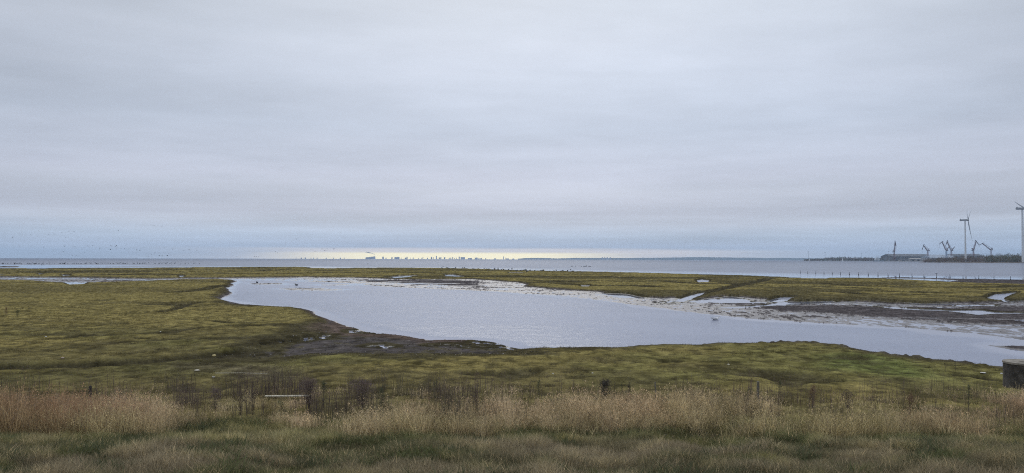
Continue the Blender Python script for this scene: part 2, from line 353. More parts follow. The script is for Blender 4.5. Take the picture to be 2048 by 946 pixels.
def terrain(X, Y, full=True):
    shp = X.shape; X = X.ravel(); Y = Y.ravel(); D = np.hypot(X, Y)
    k = np.clip(D/60, 0.25, 3.0)
    wx = fbm(X, Y, 7.0, 4, 11)*2.4*np.clip(k, 0, 1.3); wy = fbm(X, Y, 7.0, 4, 12)*2.4*np.clip(k, 0, 1.6) + fbm(X, Y, 1.6, 3, 15)*1.3
    wx += fbm(X, Y, 30.0, 2, 13)*1.5*k; wy += fbm(X, Y, 30.0, 2, 14)*2.5*k
    Xw, Yw = X+wx, Y+wy
    near = sdist(X+wx*0.7, Y+wy*0.45, NEAR, 12)
    far = sdist(Xw, Yw, FAR, 25)
    mud = sdist(X+wx*0.7, Y+wy*0.4, MUD, 10)
    H = np.full(X.shape, -0.7)
    # mud flat: barely above the water, wetter towards the lagoon, drier under the far turf
    n1 = fbm(X, Y, 9.0, 5, 21, 0.6); n2 = fbm(X/2.6, Y, 3.2, 4, 22, 0.6); n3 = fbm(X/4, Y, 16, 3, 23)
    left = sm(-22, -60, X)
    runn = sm(0.045, 0.0, np.abs(fbm(X/4.5, Y, 9, 3, 25, 0.5)+0.05))*sm(8, 14, mud)
    n4 = fbm(X/1.1, Y/2.6, 0.42, 3, 24, 0.7)
    Hm = 0.012 + 0.06*sm(8, 18, mud)*(1-0.75*left) + n2*0.045 + n1*0.035*(1-left*0.3) + n4*0.075 + n3*0.05*left - 0.006*left - runn*0.10
    H = np.where(mud > -4, np.maximum(H, np.where(mud > 0, Hm, Hm + mud*0.12)), H)
    wet = np.where(mud > -2, 1-sm(0.02, 0.12, H), 0.0)
    for i, pl in enumerate(ISLES):
        s = sdist(X+wx*0.5, Y+wy*0.4, pl, 12); h = np.minimum(np.where(Y > 220, 0.12, np.where(X > 20, 0.09, 0.012)), s*0.04)+n2*0.05+fbm(X/1.3, Y/2.6, 0.5, 2, 26)*0.06
        H = np.where(s > -8, np.maximum(H, h), H)
    # marsh turf plateaus with little banks
    Pf = 0.34+fbm(X, Y, 60, 3, 31)*0.12+fbm(X, Y, 7, 3, 32)*0.09
    H = np.where(far > -1.2, np.maximum(H, -0.1+(Pf+0.1)*sm(-0.8, 1.3, far)), H)
    nm = sdist(X+wx*0.6, Y+wy*0.5, NEARMUD, 4)
    Pn = 0.42+fbm(X, Y, 25, 3, 41)*0.16+fbm(X, Y, 2.4, 4, 42)*0.15+0.05*sm(2, 12, X)*sm(60, 45, Y)
    lump = fbm(X, Y*0.7, 0.5, 2, 43)
    Pn = Pn*(1-0.80*sm(0, 4, nm)) + sm(0, 4, nm)*(0.020+lump*0.16+fbm(X/1.5, Y, 3, 3, 44)*0.10)
    bw = 0.7+0.9*sm(10, -10, X)+2.2*sm(-2, 3, nm)
    H = np.where(near > -1.6, np.maximum(H, -0.12+(Pn+0.12)*sm(-0.5, bw, near)), H)
    crack = np.zeros(X.shape)
    for pl, hw, dp in CREEKS:
        d = ldist(X+wx*0.35, Y+wy*0.25, pl, hw*3+4)
        q = np.exp(-(d/hw)**4*0.9); H = np.where(H > 0.03, np.maximum(H-dp*q*1.15, 0.10), H); crack = np.maximum(crack, q)
    net = fbm(X/2.4, Y, 34, 3, 55, 0.55); nmask = sm(0.0, 0.12, fbm(X, Y, 70, 2, 56))
    q = sm(0.05, 0.02, np.abs(net))*nmask*sm(0.5, 4, far); crack = np.maximum(crack, q*0.9); H = H-q*0.22*(H > 0.25)
    net2 = fbm(X/2.0, Y, 16, 3, 57, 0.55); q = sm(0.035, 0.012, np.abs(net2-0.05))*sm(0.04, 0.14, fbm(X, Y, 24, 2, 58))*sm(3, 8, near)*sm(46, 56, D)
    crack = np.maximum(crack, q*0.7); H = H-q*0.15*(H > 0.25)
    for pl in PUDDLES:
        big_ = (pl[:, 0].max()-pl[:, 0].min()) > 3
        s = sdist(X+wx*(0.15 if big_ else 0.05), Y+wy*(0.15 if big_ else 0.05), pl, 2.5)
        H = np.where(s > -0.3, H+(np.minimum(H, -0.04)-H)*sm(-0.22, -0.03, s), H)
        crack = np.maximum(crack, sm(-1.2, -0.1, s)*0.8)
    H = H + np.where(near > 2, bank(X, Y), 0)
    # fine turf relief close by
    tus = fbm(X, Y*0.8, 0.55, 4, 51, 0.6); hol = fbm(X/1.5, Y, 4.5, 3, 52)
    edge_t = sm(-0.4, 0.6, near)*sm(4.0, 1.2, near)*np.maximum(0, fbm(X, Y, 0.75, 3, 53)-0.02)*0.5*sm(5, 14, X)
    H = H + edge_t
    rough = (tus*0.12*np.clip(1.4-D/110, 0.25, 1) + np.minimum(0, 0.08-np.abs(hol))*0.0 - 0.22*sm(0.20, 0.27, hol)*sm(120, 80, D))*sm(0.14, 0.3, H)*np.maximum(sm(0.3, 1.2, near), sm(0.5, 3, far)*0.6)
    H = H + rough
    H = np.where(D > 1200, -3.0, H)
    if not full: return H.reshape(shp)
    # ---- surface colours of turf and mud, darker in cracks, hollows and along banks
    turf = np.maximum(sm(0.0, 1.2, far), sm(0.0, 1.4, near))*sm(0.07, 0.2, H)
    c_mud = np.array([0.086, 0.076, 0.077]); c_red = np.array([0.088, 0.066, 0.055]); c_t1 = np.array([0.170, 0.139, 0.054])
    c_t2 = np.array([0.146, 0.120, 0.048]); c_dk = np.array([0.058, 0.050, 0.028]); c_gr = np.array([0.116, 0.126, 0.044]); c_pl = np.array([0.15, 0.125, 0.088]); c_y = np.array([0.185, 0.155, 0.060])
    L = lambda a, b, t: a+(b-a)*np.clip(t, 0, 1)[:, None]
    g1 = fbm(X, Y, 14, 4, 61, 0.6); g2 = fbm(X/1.8, Y, 3.0, 4, 62, 0.65); g3 = fbm(X, Y, 0.7, 3, 63, 0.6)
    Cc = L(np.broadcast_to(c_t1, (len(X), 3)), c_t2, sm(-0.15, 0.2, g1+g2*0.5))
    Cc = L(Cc, c_y, sm(0.05, 0.3, fbm(X, Y, 20, 4, 64, 0.6)+g2*0.3)*0.4)
    Cc = L(Cc, c_gr, sm(75, 50, D)*sm(-0.1, 0.15, g1)*0.35 + sm(0, 3, sdist(X+wx, Y+wy, BRIGHT, 5))*0.8)
    Cc = L(Cc, c_pl, sm(-0.5, 2.0, sdist(X+wx, Y+wy, PALE, 5))*0.7)
    Cc = L(Cc, c_dk, sm(0.14, 0.28, g2+g1*0.3)*0.5)
    Cc = L(Cc, c_dk, sm(-1.0, 0.8, nm+g2*5)*0.92)
    Cc = L(Cc, c_dk, (1-sm(0.8, 2.8, near+g2*3))*0.9*(near > -1))
    Cc = L(Cc, c_dk, (1-sm(0.5, 3.5, far+g2*5))*0.75*(far > -1))
    cm = L(np.broadcast_to(c_mud, (len(X), 3)), c_mud*0.62, sm(0.0, 0.12, H)*(0.5+g2))
    red = sm(-0.6, 1.2, sdist(X+wx, Y+wy, REDMUD, 5)+g2*3)
    cm = L(cm, c_red, red)
    Cc = L(Cc, c_red, red*0.9)
    Cc = L(cm, Cc, turf)
    Cc = L(Cc, c_dk*0.75, sm(0.06, 0.42, crack+g3*0.25)*0.92)
    Cc = L(Cc, np.array([0.10, 0.088, 0.05]), sm(26, 22, Y)*0.85*(near > 5))
    g5 = fbm(X/1.6, Y, 26, 4, 65, 0.55)+g2*0.25; g6 = fbm(X/1.3, Y, 11, 3, 66, 0.6)
    dk = np.maximum(sm(0.07, 0.13, g5), sm(0.10, 0.16, g6)*0.9)*np.where(far > 0, 1.0, 0.55)*turf
    Cc = L(Cc, c_dk*1.05, dk*0.8)
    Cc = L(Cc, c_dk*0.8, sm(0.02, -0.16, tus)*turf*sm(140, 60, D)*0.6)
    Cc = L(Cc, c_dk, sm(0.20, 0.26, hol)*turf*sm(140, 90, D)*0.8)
    jit = np.where(D > 45, 1+(rng.random(len(X))-0.5)*0.8*sm(45, 90, D), 1.0)
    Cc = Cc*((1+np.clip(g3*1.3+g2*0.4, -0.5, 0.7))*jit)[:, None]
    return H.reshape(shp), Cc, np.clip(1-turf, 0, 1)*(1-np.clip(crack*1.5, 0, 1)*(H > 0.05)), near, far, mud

# ------------------------------------------------------------------ terrain sheet (polar grid around the viewpoint, to the horizon)
ANG = np.concatenate([np.arange(-180, -60, 4.0), np.arange(-60, -36.5, 0.4), np.arange(-36.5, 36.5, 0.062), np.arange(36.5, 60, 0.4), np.arange(60, 180.01, 4.0)])
vs = np.concatenate([np.arange(533.5, 620, 0.5), np.arange(620, 760, 0.62), np.arange(760, 980, 1.5)])
RAD = np.concatenate([[0.5, 2, 4, 6, 8, 9.5, 11], CAM_H*F/(vs[::-1]-518.2), [1000, 1300, 3000, 10000, 16000]])
RAD = np.unique(np.round(RAD, 3))
A, Rr = np.meshgrid(np.radians(ANG), RAD)
X, Y = Rr*np.sin(A), Rr*np.cos(A)
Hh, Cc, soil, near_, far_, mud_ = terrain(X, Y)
nr, na = X.shape
idx = np.arange(nr*na).reshape(nr, na)
Q = np.stack([idx[:-1, :-1], idx[:-1, 1:], idx[1:, 1:], idx[1:, :-1]], -1).reshape(-1, 4)
V = np.stack([X.ravel(), Y.ravel(), Hh.ravel()], -1)
# close the small hole under the viewpoint
me = np_mesh('ground', V, Q, Cc, True, {'soil': soil})

gm = bpy.data.materials.new('marsh_ground'); gm.use_nodes = True; t = NT(gm.node_tree); b = gm.node_tree.nodes['Principled BSDF']
at_ = t.n('ShaderNodeAttribute', attribute_name='gcol'); so = t.n('ShaderNodeAttribute', attribute_name='soil')
g = t.n('ShaderNodeTexCoord')
f1 = t.noise(g.outputs['Object'], 9.0, 4, 0.7); f2 = t.noise(g.outputs['Object'], 1.7, 4, 0.65)
mul = t.math('MULTIPLY', t.ramp(f1, 0.3, 0.7, 0.62, 1.38, False), t.ramp(f2, 0.3, 0.7, 0.78, 1.24, False))
t.put(b.inputs['Base Color'], t.mix(1.0, at_.outputs['Color'], t.comb(mul, mul, t.math('POWER', mul, 0.8)), 'MULTIPLY'))
gp = t.n('ShaderNodeSeparateXYZ'); t.put(gp.inputs[0], g.outputs['Object'])
wetm = t.math('MULTIPLY', so.outputs['Fac'], t.ramp(gp.outputs[2], 0.0, 0.09, 1.0, 0.0))
t.put(b.inputs['Roughness'], t.ramp(wetm, 0.0, 1.0, 1.0, 0.42, False))
t.put(b.inputs['Specular IOR Level'], t.ramp(wetm, 0.0, 1.0, 0.0, 0.45, False))
bp = t.n('ShaderNodeBump'); bp.inputs['Strength'].default_value = 0.7; bp.inputs['Distance'].default_value = 0.05
t.put(bp.inputs['Height'], t.math('ADD', f1, t.math('MULTIPLY', f2, 1.5))); t.put(b.inputs['Normal'], bp.outputs[0])
setp(link('ground', me, gm), kind='structure')

# ------------------------------------------------------------------ water
ANGW = np.concatenate([np.arange(-180, -40, 5.0), np.arange(-40, 40, 0.11), np.arange(40, 180.01, 5.0)])
RADW = np.unique(np.round(np.concatenate([[20, 30, 36], CAM_H*F/(np.arange(520.4, 545, 0.35)[::-1]-518.2), CAM_H*F/(np.arange(545, 780, 0.7)[::-1]-518.2), [2600, 4000, 8000, 16000]]), 2))
A2, R2 = np.meshgrid(np.radians(ANGW), RADW); X2, Y2 = R2*np.sin(A2), R2*np.cos(A2)
x2, y2 = X2.ravel(), Y2.ravel()
nd = sdist(x2, y2, NEAR, 20); fd = sdist(x2, y2, FAR, 60); md = sdist(x2, y2, MUD, 20)
il = np.max([sdist(x2, y2, pl, 25) for pl in ISLES], axis=0)
Dd = np.hypot(x2, y2)
sea = sm(-5, 30, -fd)*(Dd > 200)*((y2 > 300) | (fd < -20) | (Dd > 330))
leftp = (x2 < 8)*(Dd < 330)
lag = sm(0.2, 2.5+1.5*leftp, -np.maximum(md, il)+fbm(x2, y2, 6, 3, 71)*5)*sm(0.1, 2.0, -nd+fbm(x2, y2, 5, 3, 72)*2)
rip = np.where(Dd > 230, sm(2, 90, -np.maximum(fd, il)+fbm(x2, y2, 40, 3, 73)*50), lag)
i2 = np.arange(X2.size).reshape(X2.shape)
Q2 = np.stack([i2[:-1, :-1], i2[:-1, 1:], i2[1:, 1:], i2[1:, :-1]], -1).reshape(-1, 4)
wav = fbm(x2/1.5+y2*0.2, y2, 1.1, 2, 75)*0.026*np.clip(Dd/80, 0.6, 3) + fbm(x2/1.4-y2*0.2, y2, 5.5, 2, 76)*0.03*np.clip(Dd/150, 0.5, 6)
zw = np.where(Dd < 6000, rip*wav, 0.0)
mw = np_mesh('water', np.stack([x2, y2, zw], -1), Q2, None, True, {'ripple': rip, 'far': sm(300, 3000, Dd), 'open': sm(240, 330, Dd)*sm(0, 60, -fd)*(0.65+0.35*sm(500, 3000, Dd))})
wm = bpy.data.materials.new('sea_water'); wm.use_nodes = True; t = NT(wm.node_tree); b = wm.node_tree.nodes['Principled BSDF']
rp_ = t.n('ShaderNodeAttribute', attribute_name='ripple').outputs['Fac']; fr = t.n('ShaderNodeAttribute', attribute_name='far').outputs['Fac']
g = t.n('ShaderNodeTexCoord')
mp = t.n('ShaderNodeMapping'); t.put(mp.inputs[0], g.outputs['Object']); mp.inputs['Scale'].default_value = (0.55, 1.0, 1.0); mp.inputs['Rotation'].default_value = (0, 0, 0.25)
w1 = t.noise(mp.outputs[0], 2.6, 4, 0.6); w2 = t.noise(mp.outputs[0], 0.35, 3, 0.55)
gust = t.noise(g.outputs['Object'], 0.03, 4, 0.6)
bp = t.n('ShaderNodeBump'); bp.inputs['Distance'].default_value = 0.10
t.put(bp.inputs['Strength'], t.math('MULTIPLY', rp_, t.ramp(gust, 0.3, 0.7, 0.2, 0.5)))
t.put(bp.inputs['Height'], t.math('ADD', w1, t.math('MULTIPLY', w2, 1.2))); t.put(b.inputs['Normal'], bp.outputs[0])
t.put(b.inputs['Roughness'], t.math('ADD', t.ramp(rp_, 0.0, 1.0, 0.03, 0.17, False), t.math('MULTIPLY', fr, 0.12)))
t.put(b.inputs['Base Color'], (0.13, 0.145, 0.215, 1)); b.inputs['IOR'].default_value = 1.34; t.put(b.inputs['Specular IOR Level'], t.ramp(fr, 0.0, 1.0, 0.5, 0.30, False))
df = t.n('ShaderNodeBsdfDiffuse'); df.inputs[0].default_value = (0.11, 0.125, 0.15, 1)
mx_ = t.n('ShaderNodeMixShader'); t.put(mx_.inputs[0], t.math('MULTIPLY', rp_, t.ramp(gust, 0.3, 0.7, 0.0, 1.0)))
sf = t.n('ShaderNodeAttribute', attribute_name='open').outputs['Fac']
t.put(mx_.inputs[0], t.math('MULTIPLY', rp_, t.math('ADD', t.math('MULTIPLY', sf, 0.42), t.ramp(gust, 0.35, 0.65, 0.02, 0.12))))
wm.node_tree.links.new(b.outputs[0], mx_.inputs[1]); wm.node_tree.links.new(df.outputs[0], mx_.inputs[2])
wm.node_tree.links.new(mx_.outputs[0], wm.node_tree.nodes['Material Output'].inputs[0])
setp(link('water', mw, wm), kind='structure')

# ------------------------------------------------------------------ ground height lookup for things that stand on it
def Hs(x, y):
    x = np.atleast_1d(np.asarray(x, float)); y = np.atleast_1d(np.asarray(y, float))
    fa = np.interp(np.degrees(np.arctan2(x, y)), ANG, np.arange(na)); fr_ = np.interp(np.hypot(x, y), RAD, np.arange(nr))
    i = np.clip(fr_.astype(int), 0, nr-2); j = np.clip(fa.astype(int), 0, na-2); a = fr_-i; b_ = fa-j
    return (Hh[i, j]*(1-a)+Hh[i+1, j]*a)*(1-b_)+(Hh[i, j+1]*(1-a)+Hh[i+1, j+1]*a)*b_
Cg = Cc.reshape(nr, na, 3); Sg = soil.reshape(nr, na)
def Cs(x, y):
    fa = np.interp(np.degrees(np.arctan2(x, y)), ANG, np.arange(na)); fr_ = np.interp(np.hypot(x, y), RAD, np.arange(nr))
    i = np.clip(np.round(fr_).astype(int), 0, nr-1); j = np.clip(np.round(fa).astype(int), 0, na-1)
    return Cg[i, j], Sg[i, j]
def stand(u, v, dz=0.0):
    """point on the terrain seen at photo position (u, v)"""
    z = 0.4
    for _ in range(12):
        x, y = ground(u, v, z); z = 0.5*z+0.5*max(float(Hs(x, y)[0]), 0.0)
    return Vector((float(x), float(y), z+dz))

# ------------------------------------------------------------------ grass
def veg_mat(name, rough=0.8):
    m = bpy.data.materials.new(name); m.use_nodes = True; t = NT(m.node_tree); b = m.node_tree.nodes['Principled BSDF']
    a = t.n('ShaderNodeAttribute', attribute_name='gcol'); g = t.n('ShaderNodeTexCoord')
    n = t.noise(g.outputs['Object'], 2.5, 3, 0.6); k = t.ramp(n, 0.3, 0.7, 0.8, 1.2, False)
    t.put(b.inputs['Base Color'], t.mix(1.0, a.outputs['Color'], t.comb(k, k, k), 'MULTIPLY'))
    b.inputs['Roughness'].default_value = rough; b.inputs['Specular IOR Level'].default_value = 0.15
    tr = t.n('ShaderNodeBsdfTranslucent'); m.node_tree.links.new(b.inputs['Base Color'].links[0].from_socket, tr.inputs[0])
    ad = t.n('ShaderNodeMixShader'); ad.inputs[0].default_value = 0.35
    m.node_tree.links.new(b.outputs[0], ad.inputs[1]); m.node_tree.links.new(tr.outputs[0], ad.inputs[2])
    m.node_tree.links.new(ad.outputs[0], m.node_tree.nodes['Material Output'].inputs[0])
    return m
blade_mat = veg_mat('grass_blades')
def blades(name, x, y, h, wd, lean, col, z=None, seedhead=None):
    """curved grass blades: two-segment tapering strips; seedhead = fraction of blades carrying a plume"""
    n = len(x); z = Hs(x, y)-0.02 if z is None else z
    th = rng.uniform(0, 2*np.pi, n); ph = rng.uniform(0, 2*np.pi, n)
    sx, sy = np.cos(th)*wd*0.5, np.sin(th)*wd*0.5
    lx, ly = np.cos(ph)*lean*h, np.sin(ph)*lean*h
    V = np.empty((n, 5, 3)); kz = np.sqrt(np.clip(1-lean**2*0.5, 0.2, 1))
    V[:, 0] = np.stack([x-sx, y-sy, z], -1); V[:, 1] = np.stack([x+sx, y+sy, z], -1)
    mx, my, mz = x+lx*0.35, y+ly*0.35, z+h*0.6*kz
    V[:, 2] = np.stack([mx-sx*0.8, my-sy*0.8, mz], -1); V[:, 3] = np.stack([mx+sx*0.8, my+sy*0.8, mz], -1)
    tip = np.stack([x+lx, y+ly, z+h*kz], -1); V[:, 4] = tip
    o = (np.arange(n)*5)[:, None]
    T = np.concatenate([o+np.array([[0, 1, 3]]), o+np.array([[0, 3, 2]]), o+np.array([[2, 3, 4]])])
    C = np.repeat(col, 5, axis=0); C = C.reshape(n, 5, 3).copy(); C = C.reshape(-1, 3)
    V = V.reshape(-1, 3)
    if seedhead is not None:
        m = rng.random(n) < seedhead; k = int(m.sum()); q = 5
        base = np.repeat(tip[m], q, axis=0); hh = np.repeat(h[m], q); cc = np.repeat(col[m], q, axis=0)
        base = base + np.stack([rng.normal(0, 0.022, k*q), rng.normal(0, 0.022, k*q), rng.uniform(-0.16, 0.05, k*q)], -1)
        a = rng.normal(0, 1, (k*q, 3)); a[:, 2] = np.abs(a[:, 2])*1.5+0.3; a /= np.linalg.norm(a, axis=1)[:, None]
        s_ = rng.normal(0, 1, (k*q, 3)); s_ /= np.linalg.norm(s_, axis=1)[:, None]
        ln = rng.uniform(0.03, 0.06, k*q)[:, None]; wv = s_*rng.uniform(0.007, 0.014, k*q)[:, None]
        V3 = np.stack([base-wv, base+wv, base+a*ln], 1).reshape(-1, 3)
        T3 = len(V)+np.arange(k*q*3).reshape(-1, 3)
        V = np.concatenate([V, V3]); T = np.concatenate([T, T3])
        C = np.concatenate([C, np.repeat(cc*np.array([1.12, 1.06, 1.05]), 3, axis=0)])
    return link(name, np_mesh(name, V, T, C), blade_mat)
def pal(sel, table):
    return np.array(table)[sel]
def scatter(n, y0, y1, half=37.5):
    y = np.sqrt(rng.uniform(y0*y0, y1*y1, n)); a = rng.uniform(-math.tan(R(half)), math.tan(R(half)), n)
    return a*y, y
TAN = np.array([0.76, 0.60, 0.36]); TAN2 = np.array([0.56, 0.42, 0.26]); RUST = np.array([0.20, 0.108, 0.06]); GREY = np.array([0.26, 0.215, 0.15])
GRN = np.array([0.145, 0.155, 0.060]); DGR = np.array([0.075, 0.083, 0.042]); YEL = np.array([0.38, 0.32, 0.15]); OLV = np.array([0.21, 0.19, 0.08]); BRN = np.array([0.17, 0.135, 0.10])
def blend(*pairs):
    wsum = sum(p[0] for p in pairs)
    return sum(p[0][:, None]*p[1] for p in pairs)/wsum[:, None]
# tall dead grass along the fence
n = 230000; x, y = scatter(n, 21.3, 32.5)
pn = fbm(x, y, 2.2, 4, 101); pn2 = fbm(x*1.5, y*0.6, 0.8, 3, 102); pn3 = fbm(x, y, 5.5, 2, 103)
top = sm(27.0, 29.5, y+pn*5+pn3*5)
dens = sm(21.3, 24.3, y+pn*11+pn3*9)*(1-0.55*top)*(1-sm(29.5, 32.0, y+pn*6+pn3*6))
dens *= 0.10+0.90*sm(-0.10, 0.07, pn3*0.7+pn*1.0)
k = rng.random(n) < dens; x, y, pn, pn2, pn3, top = (q[k] for q in (x, y, pn, pn2, pn3, top))
u_ = x/y*F+1024
rust = sm(330, 200, u_-pn3*500-pn2*150)*sm(22.0, 23.4, y+pn3*4)*1.3 + sm(0.55, 0.65, vnoise(x*0.35, y*0.3, 160))*0.35 + sm(0.16, 0.26, pn3)*0.25
grey = sm(0.0, 0.12, pn2)*1.0 + top*0.7*sm(0.0, 0.1, -pn3) + sm(-0.02, 0.1, -pn3+pn)*0.8
grn = sm(0.0, 0.12, -pn)*1.0*top+sm(24.4, 22.6, y+pn*4)*0.9+sm(0.04, 0.14, -pn)*0.7
col = blend((np.full(len(x), 0.65), TAN), (sm(0.02, 0.14, fbm(x, y*0.7, 1.5, 3, 107))*1.6, OLV*1.3), (sm(-0.1, 0.1, pn), TAN2*0.9), (rust*4.5, RUST), (grey*1.1, GREY), (grn*1.8, OLV), (sm(0.05, 0.15, -pn2)*1.2, YEL*1.15))
dk_ = (rng.random(len(x)) < 0.10+0.2*top)[:, None]
col = np.where(dk_, BRN*0.9, col)*rng.uniform(0.5, 1.45, (len(x), 1))*(1+pn2*2.0+pn*1.4)[:, None]
h = rng.uniform(0.16, 0.72, len(x))*(1-0.50*top)*(1+pn*2.2)*(1+pn3*1.8)*(1+pn2*0.8)*np.where((np.abs(u_-570) < 62) & (y > 24.8) & (y < 29.3), 0.42, 1.0)
g1_ = blades('tall_dead_grass', x, y, h, rng.uniform(0.007, 0.014, len(x)), rng.uniform(0.1, 1.0, len(x)), col, seedhead=0.33)
setp(g1_, 'tall pale tan dead grass in a band between the marsh turf and the green verge', 'dead grass', kind='stuff')
# thin dark stalks standing among it, thickest left of centre
n = 42000; x, y = scatter(n, 24.0, 31.5); pn = fbm(x, y*0.6, 1.1, 3, 141); pn3 = fbm(x, y, 4.5, 2, 142); u_ = x/y*F+1024
k = rng.random(n) < sm(-0.05, 0.14, pn+pn3*0.5)*(0.10+0.7*sm(330, 400, u_)*sm(1000, 820, u_))*np.where((np.abs(u_-565) < 50) & (y < 29.3), 0.12, 1.0); x, y, pn, pn3 = x[k], y[k], pn[k], pn3[k]
col = blend((sm(-0.1, 0.1, pn3)+0.05, np.array([0.10, 0.075, 0.068])), (sm(0.1, -0.1, pn3)+0.05, np.array([0.105, 0.095, 0.062])))*rng.uniform(0.6, 1.5, (len(x), 1))
gs_ = blades('dead_weed_stalks', x, y, rng.uniform(0.4, 0.95, len(x))*(1+pn*0.8), rng.uniform(0.008, 0.014, len(x)), rng.uniform(0.0, 0.22, len(x)), col, seedhead=0.85)
setp(gs_, 'thin brown and grey dead weed stalks mixed into the pale grass, thickest left of centre', 'dead weeds', kind='stuff')
# embankment growth below it
n = 560000; x, y = scatter(n, 12.0, 25.0)
pn = fbm(x, y*1.3, 1.6, 4, 111); pn2 = fbm(x, y, 0.7, 3, 112); pn3 = fbm(x, y*1.5, 3.8, 3, 113)
low = sm(20.6, 17.4, y+pn*5+pn3*4)
k = rng.random(n) < (0.72+0.28*sm(-0.1, 0.1, pn2)); x, y, pn, pn2, pn3, low = (q[k] for q in (x, y, pn, pn2, pn3, low))
col = blend((np.full(len(x), 0.7), GRN), ((1-low)*sm(-0.04, 0.08, pn3)*3.0, DGR), ((1-low)*sm(0.0, 0.15, -pn)*1.4, OLV), (low*sm(-0.1, 0.1, pn)*1.9, BRN*1.15), (sm(-0.02, 0.12, -pn3)*(0.3+low)*1.4, GREY*1.2),
            (low*sm(0.03, 0.12, pn3)*2.6, DGR), (sm(0.1, 0.2, pn2)*0.8, YEL*0.8), (sm(22.2, 24.2, y+pn*3)*1.6, OLV*1.3))
col = np.where((rng.random(len(x)) < 0.05+0.5*np.clip(pn3, 0, 1))[:, None], TAN*0.6, col)*rng.uniform(0.6, 1.4, (len(x), 1))*(1+pn2*1.3+pn*1.1)[:, None]*np.array([1.04, 1.02, 0.98])
h = rng.uniform(0.06, 0.27, len(x))*(1+pn2*2+pn*1.4)
g2_ = blades('verge_grass', x, y, h, rng.uniform(0.005, 0.011, len(x)), rng.uniform(0.2, 0.95, len(x)), col)
setp(g2_, 'mixed dark green and brown low growth covering the verge in the foreground', 'verge grass', kind='stuff')
# low leafy clumps in the verge: broader short leaves
n = 60000; x, y = scatter(n, 12.0, 24.6); pn = fbm(x, y*1.2, 1.3, 3, 121)
k = pn > 0.06; x, y, pn = x[k], y[k], pn[k]
col = blend((np.full(len(x), 1.0), DGR*1.15), (sm(0.0, 0.1, fbm(x, y, 3, 2, 122))*1.0, GRN))*rng.uniform(0.7, 1.3, (len(x), 1))
g3_ = blades('leafy_clumps', x, y, rng.uniform(0.10, 0.30, len(x))*(0.7+pn*3), rng.uniform(0.012, 0.028, len(x)), rng.uniform(0.4, 1.0, len(x)), col)
setp(g3_, 'dark green leafy weeds growing in patches through the verge', 'weeds', kind='stuff')
# short grazed turf on the marsh
n = 420000; rr = 31*np.exp(rng.uniform(0, math.log(88/31.0), n)); a = rng.uniform(-R(36.5), R(36.5), n); x, y = rr*np.sin(a), rr*np.cos(a)
pn = fbm(x, y, 3.0, 4, 131); pn2 = fbm(x, y, 0.7, 3, 132); z = Hs(x, y)
dune = fbm(x, y, 12, 3, 133)
cg, sg = Cs(x, y); k = (z > 0.16) & (sg < 0.4) & (cg[:, 0] > 0.05) & (rng.random(n) < np.clip(0.3+pn2*2.6+pn*1.0, 0.04, 1)); cg = cg[k]; x, y, pn, pn2, z, rr, dune = (q[k] for q in (x, y, pn, pn2, z, rr, dune))
col = cg*(1.15+pn2[:, None]*1.3)*rng.uniform(0.55, 1.55, (len(x), 1))*np.where((rng.random(len(x)) < 0.12)[:, None], [1.5, 1.4, 1.6], [1, 1, 1])
h = rng.uniform(0.015, 0.065, len(x))*(1+np.clip(pn2*6, -0.5, 2.0))
g4_ = blades('short_turf', x, y, h, rng.uniform(0.008, 0.02, len(x))*(rr/40), rng.uniform(0.3, 1.0, len(x)), col, z=z-0.01)
setp(g4_, 'short olive green grazed grass covering the marsh this side of the lagoon', 'grass', kind='stuff')

# ------------------------------------------------------------------ weeds that stand out
weed_stem = simple_mat('weed_stem', (0.085, 0.070, 0.055), 0.85, var=0.3, scale=8)
def weed(u, vb, vt, wpx, tone, label, leanpx=0, nst=3, group=None, dens=1.0):
    p = stand(u, vb); D = p.y; hgt = (vb-vt)/F*D; rad = wpx/2/F*D
    root = empty('weed_plant', p); setp(root, label, 'weed', group)
    sb = MB(); tips = []
    lx = leanpx/F*D
    for i in range(nst):
        a = random.uniform(0, 6.28); e = rad*random.uniform(0.15, 0.75) if nst > 1 else 0
        tp = Vector((math.cos(a)*e+lx, math.sin(a)*e, hgt*random.uniform(0.8, 0.98)))
        md_ = tp*0.5+Vector((random.uniform(-.02, .02)-lx*0.15, 0, hgt*0.03))
        sb.path([(random.uniform(-.02, .02), random.uniform(-.02, .02), -0.03), md_, tp], [0.007, 0.005, 0.003], 5); tips.append((md_, tp))
    sb.build('stem', weed_stem, root)
    n = int(190*dens*max(0.5, rad/0.12)*hgt/0.6*nst/3)
    C0 = {'dark': (0.07, 0.062, 0.055), 'plum': (0.14, 0.105, 0.095), 'rust': (0.15, 0.09, 0.06), 'green': (0.08, 0.09, 0.05), 'brown': (0.13, 0.10, 0.075)}[tone]
    V = []; Cl = []
    for i in range(n):
        m_, tp = random.choice(tips); t_ = random.random()**0.7
        c = m_.lerp(tp, t_*1.03) if random.random() < 0.75 else Vector((0, 0, 0)).lerp(m_, random.uniform(0.4, 1))
        s_ = rad*0.42*(1.15-0.7*t_)
        c = c+Vector((random.gauss(0, s_), random.gauss(0, s_), random.gauss(0, 0.03)))
        d = Vector((random.gauss(0, 1), random.gauss(0, 1), abs(random.gauss(0.3, 1)))).normalized()*random.uniform(0.015, 0.042)
        wv = d.cross(Vector((random.gauss(0, 1), random.gauss(0, 1), random.gauss(0, 1)))).normalized()*random.uniform(0.005, 0.012)
        V += [c-d*0.5-wv*0.3, c+wv, c+d*0.7, c-wv]; k = random.uniform(0.7, 1.4); Cl += [[q*k for q in C0]]*4
    V = np.array([list(v) for v in V]); Q = np.arange(len(V)).reshape(-1, 4)
    link('seed_head' if tone != 'green' else 'foliage', np_mesh('seed_head', V, Q, np.array(Cl)), blade_mat, root)
    return root
